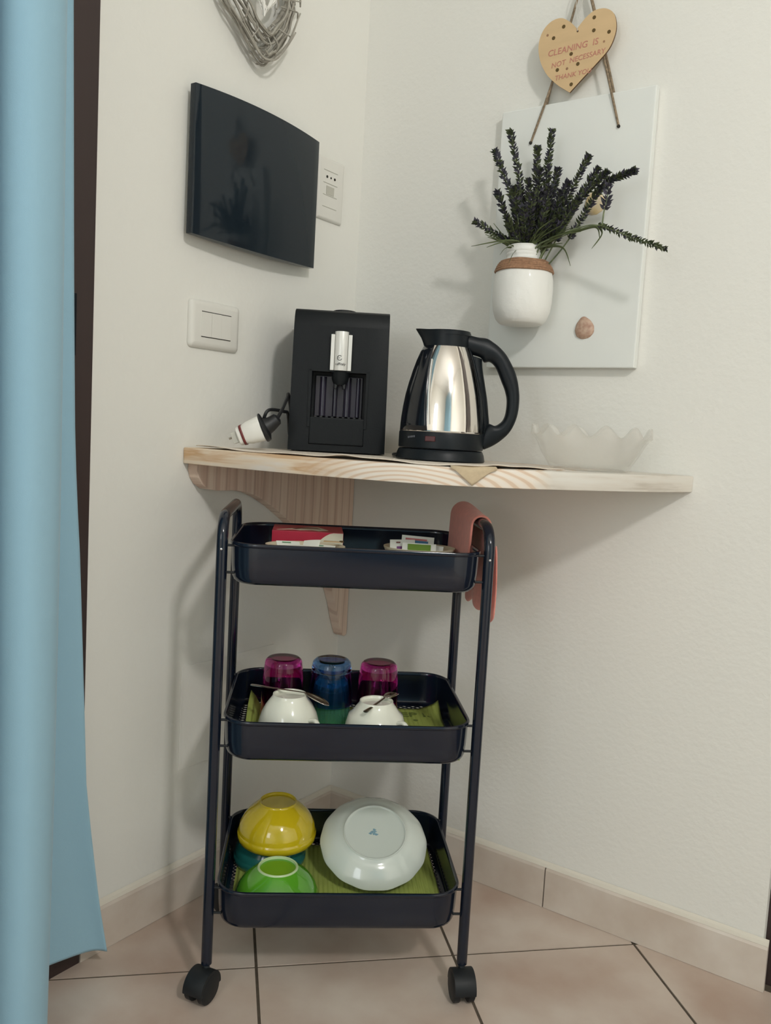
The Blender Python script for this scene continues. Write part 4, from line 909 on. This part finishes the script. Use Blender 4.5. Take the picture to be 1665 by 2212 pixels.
for s_ in (-1, 1):
    pts = [(s_*PX, PYF, 0.054), (s_*PX, PYF, 0.3), (s_*PX, PYF, ZT-RC-0.02)]
    for k in range(9): a = pi/2*k/8; pts.append((s_*PX, PYF+RC-RC*cos(a), ZT-RC+RC*sin(a)))
    for k in range(9): a = pi/2*k/8; pts.append((s_*PX, PYR-RC+RC*sin(a), ZT-RC+RC*cos(a)))
    pts += [(s_*PX, PYR, ZT-RC-0.02), (s_*PX, PYR, 0.3), (s_*PX, PYR, 0.054)]
    m = MB(); m.tube(pts, PR, 16); fr = m.build('side_frame', M_['cart'], cart, smooth=True, autos=1.2)
    for rz_ in RIM:
        for y in (PYF, PYR-0.012):
            for dz in (-0.006, -0.046):
                m = MB(); m.tube([(s_*(PX-PR+0.002), y, rz_+dz), (s_*(TWx-0.008), y, rz_+dz)], 0.0020, 8); m.build('tray_bolt', M_['rubber'], cart)
for s_, y in ((-1, PYF), (1, PYF)):
    m = MB(); m.lathe([(0, 0.0014), (0.0016, 0.0008), (0.0019, 0)], 10); o = m.build('screw_head', M_['chrome'], cart, smooth=True); o.location = (s_*PX+s_*0.0, y-PR+0.0004, 0.694); o.rotation_euler = (pi/2, 0, 0)
# casters
for i, (sx, y, ang) in enumerate(((-1, PYF, rad(62)), (1, PYF, rad(94)), (-1, PYR, rad(120)), (1, PYR, rad(40)))):
    cs = MB(); cs.tube([(0, 0, 0.040), (0, 0, 0.055)], 0.0055, 12)
    co = cs.build('caster', M_['stem'], cart, smooth=True, autos=0.8); co.location = (sx*PX, y, 0); co.rotation_euler = (0, 0, ang)
    R0 = 0.0235; off = -0.010
    m = MB()      # hood: half disc over wheels, local wheel axis = y
    pl_ = [(off+(R0+0.0028)*cos(a), R0+(R0+0.0028)*sin(a)) for a in [rad(-5)+rad(190)*k/20 for k in range(21)]]
    m.prism(pl_, 0.034, ((0, 0.017, 0), (1, 0, 0), (0, 0, 1), (0, -1, 0))); m.build('caster_hood', M_['rubber'], co, smooth=True, autos=0.6, bevel=0.001)
    for s2 in (-1, 1):
        m = MB(); m.tube([(off, s2*0.0065, R0), (off, s2*0.0075, R0), (off, s2*0.0155, R0), (off, s2*0.0178, R0)], [R0-0.002, R0, R0, R0-0.0035], 30)
        m.build('wheel', M_['rubber'], co, smooth=True, autos=0.7)

# towel on the right handle
tw = thing('towel', 'salmon pink cloth draped over the right handle of the trolley', 'towel', TR(PX, 0.03, 0.74), TA)
NY = 22; prof_n = 30; vs = []
for i in range(NY+1):
    q = i/NY; y = -0.078+0.172*q+0.0    # front to rear, local offset from 0.03
    rad_ = 0.0125+0.0055*smoothstep(q); zc = -0.003+0.002*q
    inner_d = 0.050+0.02*q; outer_d = 0.138+0.010*q+0.006*sin(q*9)
    row = []
    for k in range(prof_n+1):
        s_ = k/prof_n
        if s_ < 0.25:
            u = s_/0.25; row.append((-rad_*1.0-0.002*(1-u), y, -inner_d*(1-u)))
        elif s_ < 0.6:
            u = (s_-0.25)/0.35; a = pi-pi*u; row.append((rad_*cos(a), y, zc+(rad_)*sin(a)))
        else:
            u = (s_-0.6)/0.4; fold = 0.005*sin(q*pi*3+u*1.5)*u
            row.append((rad_*(1-0.55*u)+0.002+fold*(1-q)-0.002*(1-u), y*(1-0.12*u), -outer_d*u))
    vs += row
n = prof_n+1
m = MB(); m.add(vs, [(i*n+k, (i+1)*n+k, (i+1)*n+k+1, i*n+k+1) for i in range(NY) for k in range(prof_n)])
o = m.build('towel_cloth', M_['towel'], tw, smooth=True, autos=3.0); solid(o, 0.0045, 1); subs(o, 1)
# second, shorter folded layer hanging outside
m = MB(); vs = []
for i in range(13):
    q = i/12; y = -0.082+0.060*q
    for k in range(9):
        u = k/8; vs.append((0.0225+0.006*sin(q*4+u*2)+0.004*u, y+0.02*u, -0.030-0.125*u-0.012*sin(q*5)))
m.add(vs, [(i*9+k, (i+1)*9+k, (i+1)*9+k+1, i*9+k+1) for i in range(12) for k in range(8)])
o = m.build('towel_fold', M_['towel'], tw, smooth=True, autos=3.0); solid(o, 0.003, 1); subs(o, 1)

# ------------------------------------------------------------------ top tray contents
F1 = RIM[0]-0.0585
t = thing('tea_carton', 'red tea carton with cream print standing at the back of the top tray', 'box', TR(-0.074, 0.089, F1), TA)
bw, bd_, bh = 0.059, 0.044, 0.0570
m = MB(); m.box((-bw, -bd_, 0), (bw, bd_, bh)); m.build('carton', M_['tea_red'], t, bevel=0.0006)
def flatpoly(pts, frame, mt, name, h=0.0003): m = MB(); m.prism(pts, h, frame); return m.build(name, mt, t)
TOPF = ((0, 0, bh+0.0001), (1, 0, 0), (0, 1, 0), (0, 0, 1)); FRF = ((0, -bd_-0.0001, 0), (1, 0, 0), (0, 0, 1), (0, -1, 0))
flatpoly([(-0.052, -0.030), (-0.030, -0.012), (0.0, 0.020), (0.018, 0.020), (0.034, -0.018), (0.018, -0.030), (0.006, -0.020), (-0.014, -0.026), (-0.026, -0.020)], TOPF, M_['tea_cream'], 'top_print')
flatpoly([(-0.026, -0.014), (-0.016, 0.004), (0.0, 0.012), (0.016, 0.006), (0.022, -0.006), (0.006, -0.002), (-0.012, -0.006), (-0.020, -0.018)], ((0, 0, bh+0.0004), (1, 0, 0), (0, 1, 0), (0, 0, 1)), M_['tea_dark'], 'top_print')
arcp = [(0.004, 0.0)]+[(0.059-0.056*cos(a), min(0.0562, 0.060*sin(a))) for a in [rad(6)+rad(80)*k/12 for k in range(13)]]+[(0.0585, 0.0562), (0.0585, 0.0005)]
flatpoly(arcp, FRF, M_['tea_cream'], 'front_print')
flatpoly([(-0.056, 0.032), (-0.035, 0.0325), (-0.031, 0.036), (-0.027, 0.0325), (-0.008, 0.032), (-0.008, 0.031), (-0.056, 0.031)], FRF, M_['tea_pink'], 'front_print')
for k in range(6):
    a = k*1.05; cx_, cz_ = 0.016+0.006*cos(a), 0.028+0.005*sin(a)
    flatpoly([(cx_+0.0045*cos(b)*cos(a)-0.0022*sin(b)*sin(a), cz_+0.0045*cos(b)*sin(a)+0.0022*sin(b)*cos(a)) for b in [2*pi*j/8 for j in range(8)]], ((0, -bd_-0.0004, 0), (1, 0, 0), (0, 0, 1), (0, -1, 0)), M_['leafg'], 'leaf_print')
def dish(loc, rx, ry, label):
    t = thing('shallow_dish', label, 'dish', loc, TA); N = 40; vs = []
    P3 = [(0.0, 0.0), (0.70, 0.0), (0.74, 0.004), (0.90, 0.028), (1.0, 0.0400), (1.0, 0.0415), (0.975, 0.0410), (0.87, 0.0300), (0.70, 0.0055), (0.0, 0.005)]
    for r, z in P3:
        for k in range(N): a = 2*pi*k/N; vs.append((rx*r*cos(a), ry*r*sin(a), z))
    m = MB(); m.add(vs, [(i*N+k, i*N+(k+1) % N, (i+1)*N+(k+1) % N, (i+1)*N+k) for i in range(len(P3)-1) for k in range(N)]); m.build('dish_body', M_['dish'], t, smooth=True, autos=0.8); return t
D1 = (-0.077, -0.003); D2 = (0.112, 0.035)
dish(TR(D1[0], D1[1], F1), 0.064, 0.045, 'cream oval dish holding white sachets before the red tea carton')
dish(TR(D2[0], D2[1], F1), 0.060, 0.047, 'cream round dish holding tea bags at the right of the top tray')
def sachet(cx_, cy_, cz_, w_, h_, rz, tilt, roll_, label, prints, group=None, mt='paper', gr=None):
    t = thing('tea_sachet', label, 'sachet', TR(cx_, cy_, cz_), TA, gr)
    # card in local x-z, tilted back by tilt, rolled about y
    R = Matrix.Rotation(rz, 3, 'Z') @ Matrix.Rotation(tilt, 3, 'X') @ Matrix.Rotation(roll_, 3, 'Y')
    m = MB(); N = 8; vs = []
    for i in range(N+1):
        for sgn in (-1, 1):
            q = i/N; bul = 0.0012*(4*q*(1-q))
            vs += [R @ Vector((w_*(q-0.5), sgn*(0.0006+bul), 0)), R @ Vector((w_*(q-0.5), sgn*(0.0006+bul*0.6), h_))]
    fs = []
    for i in range(N): a = 4*i; fs += [(a, a+4, a+5, a+1), (a+2, a+3, a+7, a+6), (a+1, a+5, a+7, a+3), (a, a+2, a+6, a+4)]
    fs += [(0, 1, 3, 2), (4*N, 4*N+2, 4*N+3, 4*N+1)]
    m.add(vs, fs); m.build('wrapper', M_[mt], t, bevel=0.0)
    for (a, b, c, d, mm) in prints:
        m = MB(); p = [R @ Vector((x, -0.0022, z)) for x, z in ((a, b), (c, b), (c, d), (a, d))]; q = [v+(R @ Vector((0, -0.0003, 0))) for v in p]
        m.add(p+q, [(0, 1, 2, 3), (4, 5, 6, 7), (0, 1, 5, 4), (1, 2, 6, 5), (2, 3, 7, 6), (3, 0, 4, 7)]); m.build('print', M_[mm], t)
zb_ = F1+0.009
sachet(0.108, 0.010, zb_+0.004, 0.056, 0.037, 0, rad(-6), rad(1), 'white tea sachet with a bright green block, front one in the right dish', [(-0.019, 0.008, 0.019, 0.0355, 'pk_green')])
sachet(0.106, 0.024, zb_+0.006, 0.054, 0.0450, 0, rad(-8), rad(3), 'white tea sachet with red and blue stripes behind the green one', [(-0.021, 0.0378, 0.015, 0.0408, 'pk_redp'), (-0.021, 0.0330, 0.017, 0.0375, 'pk_blue')])
sachet(0.083, 0.018, zb_+0.004, 0.042, 0.041, rad(6), rad(-8), rad(-1), 'pinkish white tea sachet with a purple square at the left of the right dish', [(-0.010, 0.019, 0.001, 0.030, 'pk_purple'), (-0.011, 0.0355, -0.004, 0.0375, 'tea_dark')])
sachet(0.136, 0.024, zb_+0.002, 0.022, 0.035, rad(-10), rad(-10), rad(6), 'plain white tea sachet at the right edge of the right dish', [])
for k, (x, y, z, w_, h_, r0, ti, ro, lb) in enumerate((
    (-0.102, -0.012, F1+0.0335, 0.038, 0.022, 0.3, -1.05, 0.1, 'flat white sugar sachet at the left of the oval dish'),
    (-0.070, -0.008, F1+0.0335, 0.028, 0.022, -0.5, -0.85, -0.2, 'white sugar sachet standing with its corner up in the oval dish'),
    (-0.086, -0.026, F1+0.0335, 0.045, 0.022, 0.1, -1.25, 0.05, 'white sugar sachet lying at the front of the oval dish'),
    (-0.055, -0.020, F1+0.0335, 0.045, 0.022, -0.2, -1.2, 0.0, 'white sugar sachet lying at the right of the oval dish'))):
    sachet(x, y, z, w_, h_, r0, ti, ro, lb, [(-0.010, 0.016, 0.004, 0.018, 'leafg')] if k in (0, 3) else [])
# wooden scoop in the dish
t = thing('stirring_stick', 'small wooden stick with dark tip resting on the right of the oval dish', 'stirrer', TR(-0.030, 0.010, F1+0.046), TA+rad(-8))
m = MB(); m.box((-0.018, -0.004, 0), (0.010, 0.004, 0.0016)); m.build('stick', M_['heartwood'], t, bevel=0.0004)
m = MB(); m.lathe([(0, 0.0025), (0.003, 0.002), (0.0042, 0), (0, -0.001)], 12, (0.011, 0, 0.001)); m.build('tip', M_['hole'], t, smooth=True)

# ------------------------------------------------------------------ middle tray contents
F2 = RIM[1]-0.0592
def papermat(loc, x0, x1, y0, y1, label, curl, slit=None):
    t = thing('paper_mat', label, 'paper mat', loc, TA); NX_, NY_ = 40, 24; vs = []
    for i in range(NX_+1):
        for j in range(NY_+1):
            x = x0+(x1-x0)*i/NX_; y = y0+(y1-y0)*j/NY_; vs.append((x, y, 0.0012+curl(x, y)))
    m = MB(); m.add(vs, [(i*(NY_+1)+j, (i+1)*(NY_+1)+j, (i+1)*(NY_+1)+j+1, i*(NY_+1)+j+1) for i in range(NX_) for j in range(NY_)])
    o = m.build('mat_sheet', M_['green_mat'], t, smooth=True, autos=3); solid(o, 0.0008); return t
def curl2(x, y):
    c = 0.017*max(0, (x-0.128)/0.044)**2*max(0, (y-0.055)/0.055) + 0.0005*sin(x*260)
    c += 0.026*smoothstep((-x-0.1415)/0.017)*smoothstep((y+0.06)/0.12)
    return max(0, c)
t = papermat(TR(0, 0, F2), -0.1600, 0.172, -0.125, 0.110, 'lime green ribbed paper mat with dark print lying in the middle tray', curl2)
text('KEEP IN', 0.030, M_['matink'], t, (0.118, 0.066, 0.0024), (1, 0.0, 0), (0, 1, 0.0), 0.0002, name='printed_words', bold=0.0006)
m = MB(); m.tube([(0.125, 0.048, 0.0022), (0.125, 0.048, 0.0026)], 0.0042, 12); m.build('printed_dot', M_['matink'], t)
m = MB(); m.tube([(0.152, 0.068, 0.0026), (0.152, 0.068, 0.003)], 0.0042, 12); m.build('printed_dot', M_['matink'], t)

def tumbler(x, y, z, h, rb, rt, mt, label, flutes=0):
    # inverted: rb = radius at the top (its foot), rt = radius at the rim below
    t = thing('tumbler', label, 'glass', TR(x, y, z), TA, None)
    n = 48 if not flutes else 96; th_ = 0.0028
    P4 = [(rt, 0.0), (rt-0.001, h*0.25), (rb+0.003, h*0.80), (rb+0.0015, h*0.92), (rb, h-0.004), (rb-0.004, h-0.0005), (rb-0.008, h-0.0002), (0.0, h-0.003)]
    Q4 = [(0.0, h-0.016), (rb-0.007, h-0.015), (rb-0.003, h-0.020), (rb+0.003-th_, h*0.72), (rt-0.001-th_, h*0.25), (rt-th_, 0.0), (rt, 0.0)]
    m = MB(); m.lathe(P4+Q4, n, wob=(lambda a, z_: 1+0.014*cos(flutes*a)*(1 if z_ < h*0.85 else 0)) if flutes else None)
    m.build('glass_body', mt, t, smooth=True, autos=0.9)
ZM = F2+0.0022
tumbler(-0.104, 0.040, ZM, 0.106, 0.0295, 0.0365, M_['magenta'], 'magenta glass tumbler upside down at the left of the middle tray')
tumbler(0.056, 0.040, ZM, 0.1035, 0.0295, 0.0365, M_['magenta'], 'magenta glass tumbler upside down, right of the blue one')
tumbler(-0.0235, 0.040, ZM+0.0305, 0.0755, 0.0305, 0.0375, M_['blueg'], 'blue glass tumbler upside down, stacked over a green one')
tumbler(-0.0225, 0.040, ZM, 0.075, 0.026, 0.0340, M_['greeng'], 'sea green fluted tumbler upside down under the blue one', 24)

def cup(x, y, h, label):
    t = thing('coffee_cup', label, 'cup', TR(x, y, ZM), TA)
    P5 = [(0.0480, 0.0), (0.0488, 0.008), (0.0486, 0.020), (0.0468, 0.034), (0.0425, 0.048), (0.0365, h-0.017), (0.0305, h-0.0085), (0.0270, h-0.0035), (0.0262, h), (0.0240, h), (0.0230, h-0.004), (0.0, h-0.0055)]
    Q5 = [(0.0, h-0.012), (0.024, h-0.014), (0.034, h-0.023), (0.0435, 0.033), (0.0457, 0.018), (0.0452, 0.0), (0.0480, 0.0)]
    m = MB(); m.lathe(P5+Q5, 56); m.build('cup_body', M_['porcelain'], t, smooth=True, autos=0.8)
    a = rad(-42)
    pts = [(0.0440, 0.044), (0.055, 0.046), (0.0630, 0.036), (0.0625, 0.022), (0.055, 0.012), (0.0480, 0.010)]
    pts = [(r*cos(a), r*sin(a), z) for r, z in pts]
    m = MB(); m.tube(catmull(pts, 6), 0.0042, 10, flat=0.8); m.build('cup_handle', M_['porcelain'], t, smooth=True)
cup(-0.090, -0.064, 0.0765, 'white porcelain cup upside down with a spoon across it, left one')
cup(0.0455, -0.066, 0.0700, 'white porcelain cup upside down with a spoon on top, right one')
def spoon(pa, pb, pc, label, bw_=0.011, dip=0.0):
    """pa handle end, pb neck, pc bowl tip (trolley coords)"""
    t = thing('teaspoon', label, 'spoon', TR(*pb), TA)
    a, b, c = [Vector(p)-Vector(pb) for p in (pa, pb, pc)]
    m = MB(); mid = a.lerp(b, 0.5)
    m.tube([a, a.lerp(b, 0.03), mid, b], [0.0030, 0.0040, 0.0026, 0.0017], 10, flat=0.35); m.build('spoon_handle', M_['spoon'], t, smooth=True)
    d = (c-b); L = d.length; d.normalize(); s_ = d.cross(Vector((0, 0, 1))).normalized(); u = s_.cross(d)
    vs = []; N = 14; Kk = 8
    for i in range(N+1):
        q = i/N; w_ = bw_*sqrt(max(0.0, 1-(2*q-1)**2))*(0.75+0.35*q)+0.0003; 
        for k in range(Kk+1):
            e = -1+2*k/Kk; dep_ = -0.0045*(1-e*e)*sin(pi*q)
            vs.append(b+d*L*q+s_*w_*e+u*(-dep_*-1+0.002*sin(pi*q)))
    m = MB(); m.add(vs, [(i*(Kk+1)+k, (i+1)*(Kk+1)+k, (i+1)*(Kk+1)+k+1, i*(Kk+1)+k+1) for i in range(N) for k in range(Kk)])
    o = m.build('spoon_bowl', M_['spoon'], t, smooth=True, autos=3); solid(o, 0.0008)
CT1 = ZM+0.0765; CT2 = ZM+0.0700
spoon((-0.152, -0.040, CT1+0.0050), (-0.068, -0.066, CT1+0.0030), (-0.029, -0.084, CT1-0.011), 'steel teaspoon lying across the left upside down cup', 0.0095)
spoon((0.025, -0.105, CT2-0.006), (0.058, -0.062, CT2+0.0030), (0.080, -0.038, CT2+0.004), 'steel teaspoon lying on the right upside down cup', 0.0095)

# ------------------------------------------------------------------ bottom tray contents
F3 = RIM[2]-0.0592
papermat(TR(0, 0, F3), -0.168, 0.170, -0.125, 0.120, 'lime green ribbed paper mat lying in the bottom tray under the bowls', lambda x, y: 0.0)
ZB = F3+0.0024
def bowl(x, y, z, R0, rf, h, mt, label, ringmat=None, band=True, tilt=0.0, nm='bowl'):
    t = thing('bowl', label, 'bowl', TR(x, y, z), TA); t.rotation_euler = (tilt, 0, TA) if not tilt else (Matrix.Rotation(TA, 3, 'Z') @ Matrix.Rotation(tilt, 3, 'X')).to_euler()
    P6 = [(R0-0.0035, 0.0), (R0-0.0015, 0.001), (R0, 0.006), (R0+0.0003, 0.013), (R0-0.0012, 0.0145), (R0-0.0015, 0.0165), (R0-0.0035, h*0.42), (R0*0.86, h*0.58), (R0*0.74, h*0.74), (R0*0.60, h*0.86), (rf+0.003, h*0.925), (rf+0.0005, h*0.955)]
    P7 = [(rf+0.0005, h*0.955), (rf, h-0.001), (rf-0.0012, h), (rf-0.003, h-0.0008), (rf-0.0035, h-0.004)]
    P8 = [(rf-0.0035, h-0.004), (rf*0.5, h-0.0045), (0.0, h-0.005)]
    Q6 = [(0.0, h-0.010), (rf, h-0.011), (R0*0.70, h*0.66), (R0-0.009, h*0.36), (R0-0.0045, 0.004), (R0-0.0035, 0.0)]
    m = MB(); wob = lambda a, z_: 1+(0.004*sin(34*a)+0.003*sin(21*a+2) if z_ < 0.0125 and z_ > 0.003 else 0)
    m.lathe(P6, 102, wob=wob if band else None); m.lathe(P8, 102); m.lathe(Q6, 102)
    m.build('bowl_body', mt, t, smooth=True, autos=0.9)
    m = MB(); m.lathe(P7, 102); m.build('foot_ring', ringmat or mt, t, smooth=True)
    return t
bowl(-0.0965, -0.0625, ZB, 0.0660, 0.0320, 0.0570, M_['greenb'], 'leaf green ceramic bowl upside down at the front left of the bottom tray', M_['greenring'])
bowl(-0.1140, 0.0665, ZB, 0.0620, 0.0300, 0.0580, M_['tealb'], 'dark teal ceramic bowl upside down beneath the yellow bowl')
bowl(-0.1030, 0.056, ZB+0.0450, 0.0670, 0.0320, 0.0680, M_['yellowb'], 'yellow ceramic bowl upside down on top of the teal bowl', tilt=rad(2))
# upside-down soup plate leaning on the back rim
PT = rad(28)
pc_ = (0.0625, 0.028)
plt = thing('soup_plate', 'white scalloped soup plate upside down, leaning on the rear rim of the bottom tray', 'plate', TR(pc_[0], pc_[1], ZB+0.052), TA)
plt.rotation_euler = (Matrix.Rotation(TA, 3, 'Z') @ Matrix.Rotation(PT, 3, 'X')).to_euler()
RP = 0.0910
P9 = [(RP-0.001, 0.0), (RP, 0.0015), (RP-0.001, 0.004), (RP*0.90, 0.011), (RP*0.78, 0.0200), (RP*0.68, 0.0255), (0.0540, 0.0275), (0.0528, 0.0300), (0.0518, 0.0302), (0.0508, 0.0285), (0.048, 0.0272), (0.0, 0.0268)]
Q9 = [(0.0, 0.0225), (0.046, 0.0225), (RP*0.68, 0.0205), (RP*0.80, 0.014), (RP-0.004, 0.0008), (RP-0.001, 0.0)]
m = MB(); m.lathe(P9+Q9, 120, wob=lambda a, z_: 1+(0.006*cos(14*a)*max(0, 1-z_/0.018)))
m.build('plate_body', M_['plate'], plt, smooth=True, autos=0.9)
m = MB()
for k in range(9):
    a = k*0.7; r = 0.0035*(k % 3)/2*1.6; m.prism([(r*cos(a)+0.0028*cos(b)*(1+0.4*sin(3*b+k)), r*sin(a)+0.0022*sin(b)) for b in [2*pi*j/8 for j in range(8)]], 0.0002+0.00002*k, ((-0.002, 0.0, 0.02685), (1, 0, 0), (0, 1, 0), (0, 0, 1)))
m.build('maker_mark', M_['bluemark'], plt)
